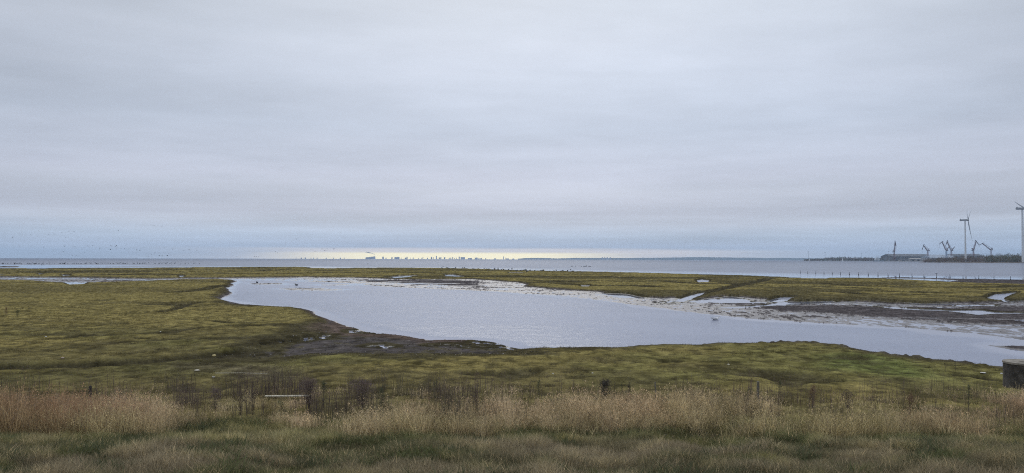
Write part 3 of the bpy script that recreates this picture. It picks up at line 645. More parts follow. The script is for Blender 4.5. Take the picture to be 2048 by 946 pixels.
W_ = [(1208, 812, 757, 30, 'dark', 'broad dark bushy weed, the tallest one in the pale grass right of centre', 0, 9, 1.1),
      (1258, 810, 762, 13, 'dark', 'narrow dark seed spike standing just right of the broad bushy weed', 0, 2, 1.4),
      (618, 822, 757, 44, 'plum', 'plum brown weed thicket rising behind the right end of the white plank', 0, 11, 0.8),
      (647, 815, 756, 16, 'green', 'dull green upright weed on the right side of the plum brown thicket by the plank', 0, 3, 1.3),
      (725, 824, 756, 62, 'plum', 'widest purplish brown weed thicket, standing right of the white plank', 0, 14, 0.5),
      (762, 832, 770, 18, 'green', 'green stalky weed at the right foot of the widest purplish thicket', 0, 3, 1.0),
      (575, 842, 798, 20, 'green', 'dark weed leaning left below the left half of the white plank', -14, 2, 1.0),
      (384, 775, 748, 5, 'dark', 'left one of two small dark seed spikes side by side on the turf', -1, 1, 1.6),
      (391, 776, 749, 5, 'dark', 'right one of two small dark seed spikes side by side on the turf', -3, 1, 1.6),
      (336, 778, 751, 6, 'dark', 'small dark seed spike leaning left, alone left of the paired spikes', -3, 1, 1.6),
      (309, 788, 758, 6, 'dark', 'small dark seed spike standing over the green patch, leftmost of four', 0, 1, 1.5),
      (194, 792, 759, 4, 'dark', 'thin dark stalk leaning beside the short black post', -5, 1, 0.9),
      (1076, 806, 755, 12, 'green', 'thin green weed standing in the pale grass near the centre', 0, 2, 1.2),
      (870, 808, 756, 9, 'green', 'slim green stalk in the grass between the purplish thicket and the centre', 0, 2, 1.0),
      (898, 822, 776, 14, 'brown', 'brown seeded stalk standing right beside the slim green stalk', 0, 2, 1.0),
      (955, 830, 778, 18, 'brown', 'brown feathery weed just left of the centre in the pale grass', 0, 3, 1.0),
      (430, 830, 772, 34, 'plum', 'grey brown weed clump left of the white plank under the pale pole', 0, 5, 1.0),
      (480, 832, 778, 20, 'brown', 'brown weed clump between the grey brown clump and the white plank', 0, 4, 1.0),
      (1246, 806, 764, 9, 'green', 'slim green weed squeezed between the two dark weeds right of centre', 0, 2, 0.9),
      (1500, 806, 774, 18, 'green', 'dull green weed at the left foot of the wooden fence post', 0, 3, 0.9),
      (1625, 822, 770, 22, 'rust', 'rusty brown weed standing right of the wooden fence post', 0, 4, 1.0),
      (1695, 828, 776, 26, 'brown', 'wide brown weed in the pale grass below the bright green bank', 0, 4, 1.0),
      (1560, 800, 762, 10, 'green', 'small green weed just right of the wooden fence post', 0, 2, 0.9),
      (1820, 835, 784, 22, 'rust', 'rusty weed clump left of the dark green stalk at the right', 0, 4, 1.0),
      (1937, 822, 764, 11, 'green', 'dark green upright stalk left of the concrete well ring', 0, 2, 1.4),
      (1911, 745, 719, 5, 'dark', 'small dark spike standing against the water on the bank edge at the right', 0, 1, 1.6),
      (1892, 744, 724, 5, 'dark', 'small leaning spike on the bank edge just left of the one against the water', -3, 1, 1.5),
      (12, 634, 612, 9, 'rust', 'reddish brown stalk far out on the marsh turf at the left edge', 0, 2, 1.4),
      (34, 634, 618, 14, 'green', 'low dark bushy weed on the far marsh turf beside the reddish stalk', 0, 4, 1.0)]
for (u, vb, vt, wp, tone, lab, ln, ns, dn) in W_: weed(u, vb, vt, wp, tone, lab, ln, ns, dens=dn)

# ------------------------------------------------------------------ posts, plank, pole, stones, litter
wood = simple_mat('weathered_wood', (0.17, 0.155, 0.12), 0.85, var=0.45, scale=9, bump=0.6)
darkwood = simple_mat('dark_wood', (0.035, 0.032, 0.028), 0.85, var=0.4, scale=9, bump=0.5)
def post(u, vb, vt, wpx, mat, label):
    p = stand(u, vb); D = p.y; h = (vb-vt)/F*D; r = wpx/2/F*D
    root = empty('fence_post', p, random.uniform(-.3, .3)); setp(root, label, 'fence post')
    m = MB(); m.tube((0, 0, -0.2), (0.004, 0, h*0.55), r, r*0.96, 10); m.tube((0.004, 0, h*0.548), (random.uniform(-.02, .02), 0, h-0.02), r*0.96, r*0.9, 10)
    m.tube((0, 0, h-0.025), (0, 0, h), r*0.9, r*0.6, 10)
    m.build('pole', mat, root)
    s = MB()
    for zz_ in (0.45, 0.8):
        s.tube((-r*0.5, -r*0.98, h*zz_), (r*0.5, -r*0.98, h*zz_+0.01), 0.004, 0.004, 5)
    s.build('staple', steel, root)
steel = simple_mat('galvanised_steel', (0.35, 0.36, 0.37), 0.5, 0.8, 0.2, 6)
post(1516, 812, 763, 5.8, wood, 'weathered grey wooden fence post in the pale grass right of centre')
post(1311, 800, 764, 3.2, wood, 'thin brownish fence post between the dark weeds and the taller wooden post')
post(180, 800, 772, 6.0, darkwood, 'short black post stub in the rusty grass at the left')
pale = simple_mat('bleached_wood', (0.52, 0.48, 0.38), 0.7, var=0.3, scale=6, bump=0.4)
a = at(530, 792.5, 28.9); b_ = at(618, 791.5, 29.0)
m = MB(); d = b_-a; q = Matrix.Rotation(math.atan2(d.y, d.x), 3, 'Z')
m.box((0, 0, 0), (d.length, 0.14, 0.052), q, 0.008)
o = m.build('plank', pale, None, (a+b_)/2)
setp(o, 'bleached white plank lying level above the weeds left of centre', 'plank')
a = stand(430, 750); b_ = stand(535, 751)
m = MB(); m.tube(a-a+Vector((0, 0, 0.09)), (b_-a)*0.5+Vector((0, 0, 0.11)), 0.014, 0.014, 6); m.tube((b_-a)*0.5+Vector((0, 0, 0.11)), b_-a+Vector((0, 0, 0.09)), 0.014, 0.010, 6)
o = m.build('pole', pale, None, a); setp(o, 'thin pale pole lying flat on the turf above the white plank', 'pole')
def stone(u, v, wpx, c, label, cat='stone', flat=0.6):
    p = stand(u, v); r = wpx/2/F*p.y
    m = MB(); m.ball((0, 0, r*flat*0.6), (r, r*0.8, r*flat), 3, 0.06)
    o = m.build('stone' if cat == 'stone' else cat, simple_mat('stone_'+cat, c, 0.8, var=0.35, scale=6, bump=0.5), None, p, True); setp(o, label, cat)
stone(428, 713, 8, (0.55, 0.45, 0.22), 'yellowish boulder lying at the end of the dark ditch')
stone(394, 742, 10, (0.5, 0.46, 0.38), 'pale flat stone on the turf left of the thin pale pole', flat=0.4)
stone(332, 716, 5, (0.5, 0.48, 0.45), 'small white stone in the dark ditch left of the yellowish boulder')
stone(369, 714, 4, (0.42, 0.42, 0.42), 'small grey stone in the ditch between the white stone and the boulder')
stone(427, 755, 6, (0.5, 0.47, 0.42), 'pale stone at the left end of the thin pale pole')
stone(1457, 730, 5, (0.6, 0.55, 0.42), 'cream coloured stone on the green bank right of centre')
stone(1106, 748, 4, (0.6, 0.58, 0.5), 'small pale stone on the turf near the centre')
stone(1185, 747, 4, (0.6, 0.58, 0.5), 'small pale stone on the turf above the broad bushy weed')
stone(321, 664, 3, (0.6, 0.58, 0.5), 'tiny white stone far out on the left marsh turf')
stone(92, 674, 4, (0.55, 0.52, 0.48), 'small pale stone beside the dark crack in the left marsh turf')
stone(1966, 746, 11, (0.6, 0.58, 0.54), 'flat white scrap lying on the bank left of the concrete well ring', 'litter', 0.18)
stone(2003, 748, 5, (0.65, 0.64, 0.62), 'white plastic lump lying against the concrete well ring', 'litter')
stone(125, 717, 6, (0.42, 0.32, 0.26), 'pinkish clod sitting on the edge of the ditch at the left')

# small stones, shell and dead weed strewn over the muddy near shore
n = 2600; uu = rng.uniform(430, 1120, n); vv = rng.uniform(625, 722, n); x, y = ground(uu, vv, 0.06); ins = sdist(x, y, NEARMUD, 5) > 0.2
z = Hs(x, y); ins &= z > -0.01; x, y, z = x[ins], y[ins], z[ins]; n = len(x); r = rng.uniform(0.02, 0.075, n)*rng.uniform(0.5, 1, n)
oc = np.array([[1, 0, 0], [0, 1, 0], [-1, 0, 0], [0, -1, 0], [0, 0, .7], [0, 0, -.5]], float)
V = np.stack([x, y, z], -1)[:, None]+oc[None]*r[:, None, None]*rng.uniform(0.6, 1.5, (n, 6, 1)); T = np.array([[0, 1, 4], [1, 2, 4], [2, 3, 4], [3, 0, 4], [1, 0, 5], [2, 1, 5], [3, 2, 5], [0, 3, 5]])
T = (np.arange(n)[:, None, None]*6+T[None]).reshape(-1, 3); cs = np.where((rng.random(n) < 0.13)[:, None], [0.36, 0.34, 0.31], [0.045, 0.038, 0.032])*rng.uniform(0.6, 1.4, (n, 1))
setp(link('shore_debris', np_mesh('shore_debris', V.reshape(-1, 3), T, np.repeat(cs, 6, axis=0)), blade_mat), 'dark stones and pale shell bits strewn over the muddy near shore of the lagoon', 'debris', kind='stuff')
# concrete well ring
p = stand(2055, 776); D = p.y
rw = 41/F*D; hw_ = (776-724)/F*D
con = simple_mat('old_concrete', (0.085, 0.076, 0.066), 0.9, var=0.6, scale=3.0, bump=1.0); con2 = simple_mat('pale_concrete', (0.24, 0.215, 0.18), 0.9, var=0.4, scale=4.0, bump=0.7)  # lid concrete is paler than the ring wall
root = empty('well_ring', p); setp(root, 'dark round concrete well ring with a lighter lid at the right edge', 'well')
m = MB(); m.tube((0, 0, -0.3), (0, 0, hw_*0.93), rw, rw*0.985, 64); m.build('ring_wall', con, root)
m = MB(); m.tube((0, 0, hw_*0.93+0.003), (0, 0, hw_), rw*1.012, rw*1.0, 64); lid = m.build('lid', con2, root)
m = MB(); m.tube((-0.1, 0, hw_+0.002), (-0.1, 0, hw_+0.03), 0.22, 0.21, 32); m.build('hatch', con2, lid)

# ------------------------------------------------------------------ birds
bird_dark = simple_mat('dark_plumage', (0.035, 0.035, 0.04), 0.8, var=0.3, scale=8); bird_white = simple_mat('white_plumage', (0.75, 0.75, 0.74), 0.7, var=0.1, scale=8)
bird_grey = simple_mat('grey_plumage', (0.07, 0.07, 0.075), 0.8, var=0.3, scale=8)
def fly_mesh(up):
    m = MB(); m.path([(-0.36, 0, 0), (-0.2, 0, 0.01), (0.0, 0, 0.0), (0.2, 0, 0.01), (0.33, 0, 0.03), (0.42, 0, 0.03)], [0.03, 0.07, 0.095, 0.075, 0.045, 0.035], 8)
    m.ball((0.44, 0, 0.035), (0.06, 0.04, 0.042), 2); m.tube((0.48, 0, 0.03), (0.55, 0, 0.025), 0.015, 0.004, 5)
    m.prism([(-0.34, -0.03, 0.012), (-0.34, 0.03, 0.012), (-0.48, 0.08, 0.012), (-0.48, -0.08, 0.012)], (0, 0, 0.012))
    for s in (1, -1):
        m.prism([(0.15, 0.05*s, 0.02), (0.19, 0.36*s, 0.02+up*0.22), (0.0, 0.36*s, 0.02+up*0.22), (-0.1, 0.05*s, 0.02)], (0, 0, 0.018))
        m.prism([(0.19, 0.361*s, 0.021+up*0.22), (0.04, 0.78*s, 0.02+up*0.34), (-0.02, 0.76*s, 0.02+up*0.34), (0.0, 0.361*s, 0.021+up*0.22)], (0, 0, 0.014))
    bmesh.ops.recalc_face_normals(m.bm, faces=m.bm.faces)
    me = bpy.data.meshes.new('flying_bird'); m.bm.to_mesh(me); m.bm.free(); me.materials.append(bird_dark); return me
FLY = [fly_mesh(q) for q in (1.0, 0.2, -0.7)]
lf = [(127, 232), (205, 195), (315, 203), (500, 203), (545, 185), (560, 205), (632, 182), (705, 170), (726, 190), (757, 172), (673, 227), (1118, 152), (1210, 160), (1577, 108), (1658, 115), (203, 328), (448, 330), (660, 320), (763, 327), (650, 375), (892, 317), (950, 313), (1022, 336), (1018, 348), (1132, 315), (1190, 315), (1182, 323), (1131, 354), (1275, 345), (1238, 345), (1400, 350), (1400, 358), (1430, 360), (1475, 338), (1537, 358), (1680, 337), (1765, 350), (1550, 405), (1585, 390), (1632, 415), (1660, 418), (1733, 400), (1712, 416), (1940, 355), (1925, 354), (1880, 362), (865, 388), (782, 416), (740, 418), (1520, 425), (1945, 398), (2015, 360)]
rg = [(1130, 165), (1300, 290), (1347, 311), (1430, 282), (1458, 300), (1486, 301), (1492, 280), (1565, 282), (882, 310), (903, 324), (638, 367), (660, 370), (688, 370), (715, 360), (425, 372)]
def fly(u, v, label, group, D=None, s=0.88):
    o = bpy.data.objects.new('flying_bird', random.choice(FLY)); scene.collection.objects.link(o)
    o.location = at(u, v, D or random.uniform(330, 470)); o.scale = (s, s, s)
    o.rotation_euler = (random.uniform(-.3, .3), random.uniform(-.15, .15), R(90)+random.uniform(-0.9, 0.9)); setp(o, label, 'bird', group)
for X_, Y_ in lf: fly(X_/5.12, 430+Y_/5.12, 'small dark bird flying in the loose flock over the water at the left', 'birds flying at the left')
for i, (X_, Y_) in enumerate(rg):
    if i == 0: fly(400+X_/5.85, 450+Y_/5.85, 'lone dark bird flying highest, right of the loose flock, above the pale horizon strip', None, 320, 1.15)
    elif i < 8: fly(400+X_/5.85, 450+Y_/5.85, 'dark bird in the small group flying before the pale horizon strip', 'small bird group before the pale strip', 400, 1.05)
    else: fly(400+X_/5.85, 450+Y_/5.85, 'tiny dark bird flying very low over the sea between the two flocks', 'low flying birds over the sea', 450)
def sit_mesh(mat, neck=0.16):
    m = MB(); m.path([(-0.36, 0, 0.16), (-0.2, 0, 0.11), (0.0, 0, 0.10), (0.18, 0, 0.11), (0.27, 0, 0.16)], [0.02, 0.11, 0.14, 0.11, 0.05], 10)
    m.path([(0.2, 0, 0.13), (0.27, 0, 0.2+neck*0.5), (0.28, 0, 0.18+neck)], [0.07, 0.045, 0.035], 8)
    m.ball((0.30, 0, 0.2+neck), (0.06, 0.042, 0.045), 2); m.tube((0.34, 0, 0.195+neck), (0.42, 0, 0.18+neck), 0.018, 0.006, 6)
    bmesh.ops.recalc_face_normals(m.bm, faces=m.bm.faces); me = bpy.data.meshes.new('water_bird'); m.bm.to_mesh(me); m.bm.free(); me.shade_smooth(); me.materials.append(mat); return me
SIT = [sit_mesh(bird_dark), sit_mesh(bird_grey, 0.22), sit_mesh(bird_dark, 0.1)]
def sit(u, v, label, group=None, s=1.15, onland=False):
    p = stand(u, v) if onland else Vector((*map(float, ground(u, v, 0.0)), -0.02))
    o = bpy.data.objects.new('water_bird', random.choice(SIT)); scene.collection.objects.link(o); o.location = p; o.scale = (s, s, s*1.1)
    o.rotation_euler = (0, 0, random.choice((0, math.pi))+random.uniform(-.6, .6)); setp(o, label, 'bird', group)
rb = random.Random(11)
for i in range(150):
    u = rb.uniform(0, 400)*rb.uniform(0.3, 1)**0.3; v = 527.2+rb.gauss(0, 0.75)-0.0005*u
    sit(u, v, 'dark water bird floating in the long raft on the sea at the left', 'raft of birds floating at the left', 1.7)
for i in range(70):
    u = rb.uniform(880, 1150)*1.0; vl = np.interp(u, [800, 900, 960, 1040, 1130, 1160], [535.6, 536.8, 538.3, 541.3, 542.8, 543])
    sit(u, vl+rb.gauss(-0.6, 0.9), 'dark bird resting along the far grassy shore at the middle', 'birds resting along the far shore', 1.15, True)
for i in range(16): sit(rb.uniform(1140, 1182), 533.2+rb.gauss(0, 0.5), 'dark bird floating offshore of the far marsh right of the middle', 'birds floating off the far marsh', 1.2)
sit(735.6, 528.2, 'single dark bird on the open sea below the skyline smoke', None, 1.9)
sit(514, 565.3, 'dark duck on the wet mud at the left end of the lagoon', None, 1.1)
sit(593, 570.6, 'dark duck swimming near the mud islet in the lagoon', None, 1.1)
p = Vector((*map(float, ground(1431, 639.5, 0)), -0.02))
root = empty('gull', p, 0.2); setp(root, 'white gull swimming alone in the middle of the lagoon', 'gull')
m = MB(); m.path([(-0.26, 0, 0.12), (-0.14, 0, 0.08), (0.0, 0, 0.07), (0.13, 0, 0.08), (0.2, 0, 0.13), (0.21, 0, 0.2)], [0.015, 0.07, 0.09, 0.08, 0.045, 0.03], 10)
m.ball((0.22, 0, 0.23), (0.045, 0.035, 0.035), 2); bd = m.build('body', bird_white, root, smooth=True)
m = MB(); m.tube((0.255, 0, 0.225), (0.31, 0, 0.215), 0.012, 0.004, 6); m.build('beak', simple_mat('yellow_beak', (0.6, 0.4, 0.05)), root)
m = MB()
for s in (1, -1): m.prism([(0.08, 0.06*s, 0.14), (-0.05, 0.075*s, 0.15), (-0.34, 0.02*s, 0.155), (-0.2, 0.085*s, 0.07), (0.05, 0.09*s, 0.08)], (0, 0.012*s, 0))
m.build('wings', simple_mat('gull_grey', (0.5, 0.51, 0.53)), root); root.scale = (1.5, 1.5, 1.5)

# ------------------------------------------------------------------ stakes in the bay
for i, (u, vt, vb) in enumerate([(1600.5, 541, 546.6), (1615.5, 542, 547), (1631.5, 542, 547.3), (1648, 543, 548), (1664.5, 543.5, 548.6), (1681, 543.5, 549), (1699, 543.8, 549.6), (1717, 544, 550), (1736.5, 544.6, 550.8), (1756, 544.3, 551.8), (1776, 546, 552.6), (1799, 546.6, 553.6), (1824, 547, 554.5), (1848, 547.6, 555.2), (1873, 547.2, 556.2), (1900, 549, 556.8), (1926, 550, 558), (1957.5, 550.8, 559), (1988, 551, 560), (2021, 552.2, 561)]):
    x_, y_ = map(float, ground(u, vb, 0)); D = y_; h = (vb-vt)/F*D
    root = empty('mooring_stake', (x_, y_, 0))
    if i == 14: setp(root, 'stake in the bay with a short crossbar on its top', 'stake', 'stakes standing in the bay')
    else: setp(root, 'thin dark stake standing in the row of stakes in the shallow bay', 'stake', 'stakes standing in the bay')
    m = MB(); m.path([(0, 0, -1.0), (0.02, 0, 0.4), (random.uniform(-.06, .06), 0, h)], [0.07, 0.065, 0.05], 7); m.build('shaft', darkwood, root)
    m = MB(); m.ball((0.02, 0, 0.2), (0.15, 0.13, 0.28), 2, 0.08); m.build('weed_collar', darkwood, root)
    if i == 14: m = MB(); m.box((0, 0, h), (0.7, 0.1, 0.14)); m.build('crossbar', darkwood, root)

# ------------------------------------------------------------------ far land and woods at the right
def slab(name, pts, z, mat, edge=4.0):
    """low land with a sloping shore; pts = outline in metres"""
    c = np.mean(pts, axis=0); n = len(pts); bm = bmesh.new()
    lo = [bm.verts.new((x, y, -0.5)) for x, y in pts]; hi = []
    for x, y in pts:
        d = np.array([x, y])-c; L_ = np.linalg.norm(d); q = c+d*(1-edge*3/L_); hi.append(bm.verts.new((q[0], q[1], z)))
    for i in range(n): bm.faces.new((lo[i], lo[(i+1) % n], hi[(i+1) % n], hi[i]))
    bm.faces.new(hi); me = bpy.data.meshes.new(name); bm.to_mesh(me); bm.free(); o = link(name, me, mat); setp(o, kind='structure'); return o
reed = simple_mat('reed_shore', (0.085, 0.062, 0.045), 0.9, var=0.4, scale=0.03); quay_m = simple_mat('quay_ground', (0.10, 0.095, 0.09), 0.9, var=0.4, scale=0.02)
def XD(u, D): return (u-1024)/F*D
sh = [(XD(1846, 2050), 2080), (XD(1870, 1950), 1975), (XD(1888, 1860), 1875), (XD(1925, 1830), 1845), (XD(1990, 1800), 1820), (XD(2060, 1790), 1800), (XD(2300, 1700), 1700), (XD(2600, 1700), 1700), (XD(2500, 2600), 2600), (XD(1960, 2600), 2600), (XD(1870, 2300), 2300)]
slab('shore', sh, 1.6, reed)
slab('quay', [(XD(1603, 4050), 4050), (XD(1640, 3800), 3800), (XD(1780, 3600), 3600), (XD(1810, 3400), 3400), (XD(1900, 3300), 3300), (XD(2400, 3300), 3300), (XD(2300, 5200), 5200), (XD(1700, 5200), 5200)], 2.0, quay_m)
tree_m = veg_mat('far_foliage', 0.9)
def wood_mass(name, top, D0, D1, n, cols, cr, label, z0=1.2, tri=170, lf_=(0.5, 1.5)):
    us = [q[0] for q in top]; V = []; C = []
    for i in range(n):
        D = random.uniform(D0, D1); u = random.uniform(us[0], us[-1]); vt = np.interp(u, us, [q[1] for q in top])
        fr0 = (D-D0)/(D1-D0); zt = at(u, vt, D).z*random.uniform(0.66, 1.14) * (0.5+0.5*fr0); zt = max(zt, z0+2.5)
        x0 = at(u, vt, D).x; r = random.uniform(*cr); r = min(r, (zt-z0)*0.9); hz = (zt-z0)*random.uniform(0.42, 0.5); zc = zt-hz
        c = np.array(random.choice(cols))*random.uniform(0.75, 1.25)
        p_ = rng.normal(0, 1, (tri, 3)); p_ /= np.linalg.norm(p_, axis=1)[:, None]; p_ *= rng.uniform(0.45, 1.0, (tri, 1))**0.5*rng.uniform(0.8, 1.12, (tri, 1))
        ctr = np.array([x0, D, zc])+p_*np.array([r, r, hz])
        e1 = rng.normal(0, 1, (tri, 3)); e2 = rng.normal(0, 1, (tri, 3)); s_ = rng.uniform(*lf_, (tri, 1))
        V.append(np.stack([ctr, ctr+e1*s_*0.6, ctr+e2*s_*0.6], 1).reshape(-1, 3)); C.append(np.repeat(c[None]*rng.uniform(0.7, 1.3, (tri, 1)), 3, axis=0))
        # trunk
        a = np.array([x0, D, z0-1]); w_ = 0.25
        V.append(np.array([a+[-w_, 0, 0], a+[w_, 0, 0], a+[0, 0, zc-z0+1], a+[0, -w_, 0], a+[0, w_, 0], a+[0, 0, zc-z0+1]])); C.append(np.tile([0.05, 0.04, 0.035], (6, 1)))
    V = np.concatenate(V); o = link(name, np_mesh(name, V, np.arange(len(V)).reshape(-1, 3), np.concatenate(C)), tree_m)
    setp(o, label, 'woodland', kind='stuff'); return o
BW = [(0.12, 0.082, 0.072), (0.15, 0.105, 0.08), (0.09, 0.075, 0.06), (0.13, 0.105, 0.07)]; GW = [(0.07, 0.085, 0.045), (0.095, 0.10, 0.05), (0.09, 0.075, 0.05), (0.12, 0.11, 0.055)]
wood_mass('scrub_wood', [(1848, 519), (1862, 514.5), (1885, 511.5), (1905, 509.3), (1925, 509.6), (1945, 508.6), (1975, 508), (2010, 507.5), (2060, 507), (2120, 507)], 1880, 2200, 420, BW, (4, 9), 'brown leafless scrub wood on the far shore around the turbine foot')
wood_mass('green_wood', [(1968, 510), (1985, 507.5), (2000, 506.5), (2020, 505.5), (2035, 504), (2048, 505), (2100, 503), (2160, 504)], 1850, 2050, 190, GW, (5, 9), 'dark green wood on the far shore at the right edge', tri=220)
wood_mass('headland_wood', [(1610, 518.3), (1625, 516.8), (1645, 515.3), (1660, 513.6), (1685, 512.8), (1710, 513.3), (1740, 514.2), (1760, 515), (1790, 515.5)], 4080, 4600, 330, BW+GW[:1], (7, 15), 'dark wooded headland between the sea and the shipyard', 2.0, 150, (1.2, 3.2))
wood_mass('harbour_wood', [(1895, 508), (1930, 507), (1960, 506.8), (2000, 506.6), (2100, 506.5)], 3700, 4400, 220, BW, (7, 13), 'distant brown wood behind the shipyard cranes', 2.0, 150, (1.2, 3.2))

# ------------------------------------------------------------------ wind turbines
white = simple_mat('turbine_paint', (0.62, 0.63, 0.64), 0.45, var=0.06, scale=0.2); tgrey = simple_mat('nacelle_paint', (0.30, 0.31, 0.33), 0.45, var=0.08, scale=0.5); tblade = simple_mat('blade_paint', (0.36, 0.38, 0.41), 0.45, var=0.05, scale=0.2)
def turbine(u, vh, D, blade, label, phase=0, rt=2.2, yaw=5):
    hub = at(u, vh, D); root = empty('wind_turbine', (hub.x, D, 1.5)); Hh_ = hub.z-1.5; setp(root, label, 'wind turbine')
    m = MB(); m.tube((0, 0, 0), (0, 0, Hh_-2.2), rt*1.15, rt*0.72, 32); tw = m.build('tower', white, root, smooth=False)
    m = MB(); m.box((1.3, -rt*1.151, 1.6), (0.02, 0.1, 0.02)); m.bm.clear(); m.box((0, -rt*1.14, 1.4), (1.0, 0.12, 2.2)); m.build('door', tgrey, tw)
    m = MB(); m.tube((0, 0, Hh_-2.2), (0, 0, Hh_-1.6), rt*0.8, rt*0.8, 24); m.build('yaw_ring', tgrey, root)
    k = blade/52.0
    m = MB(); m.box((-3.6*k, 0, Hh_+0.4), (15.5*k, 4.2*k, 4.2*k), None, 0.5*k); na_ = m.build('nacelle', tgrey, root)
    m = MB(); m.box((-9.5*k, 0, Hh_+3.1*k), (1.6*k, 2.4*k, 1.4*k)); m.build('cooler', tgrey, na_)
    hx = 6.3*k
    hubm = MB(); hubm.path([(hx-2.0*k, 0, Hh_+0.3), (hx, 0, Hh_+0.3), (hx+1.4*k, 0, Hh_+0.25), (hx+2.3*k, 0, Hh_+0.2)], [1.9*k, 2.0*k, 1.5*k, 0.4*k], 20); hb = hubm.build('hub', tgrey, root)
    for i in range(3):
        a = R(180+phase+120*i); bm = bmesh.new(); rings = []
        for j in range(15):
            t_ = j/14; r = 1.6*k+t_*(blade-1.6*k)
            ch = (2.0+2.4*sm(0, 0.2, t_)-1.6*0)*(1-0.78*t_)*1.25*k if t_ > 0.08 else 2.0*k
            ch = float(ch); th = ch*(0.9 if t_ < 0.08 else 0.30-0.12*t_); tw_ = R(18-18*t_)
            flex = 0.055*blade*t_**2+0.03*blade*t_
            ring = []
            for s_ in range(10):
                an = 2*math.pi*s_/10; cx = math.cos(an)*ch*0.5; cy = math.sin(an)*th*0.5
                px2 = cx*math.cos(tw_+R(8))-cy*math.sin(tw_+R(8)); py2 = cx*math.sin(tw_+R(8))+cy*math.cos(tw_+R(8))
                # rotor plane = local YZ; wind axis = X
                loc = Vector((py2+flex, px2, r)); loc = Matrix.Rotation(a, 3, 'X') @ loc
                loc = Matrix.Rotation(R(-5), 3, 'Y') @ loc
                ring.append(bm.verts.new(loc+Vector((hx+0.3*k, 0, Hh_+0.3))))
            rings.append(ring)
        for j in range(14):
            for s_ in range(10): bm.faces.new((rings[j][s_], rings[j][(s_+1) % 10], rings[j+1][(s_+1) % 10], rings[j+1][s_]))
        bm.faces.new(rings[0][::-1]); bm.faces.new(rings[-1]); bmesh.ops.recalc_face_normals(bm, faces=bm.faces)
        me = bpy.data.meshes.new('blade'); bm.to_mesh(me); bm.free(); me.shade_smooth(); link('blade', me, tblade, root)
    root.rotation_euler = (0, 0, -math.atan2(hub.x, D)+R(yaw)); return root
turbine(1930, 440.5, 2080, 60, 'white wind turbine standing whole behind the brown scrub wood', 6)
turbine(2044.5, 417.5, 1830, 66, 'white wind turbine cut off by the right edge of the view', -10, 2.8, 26)

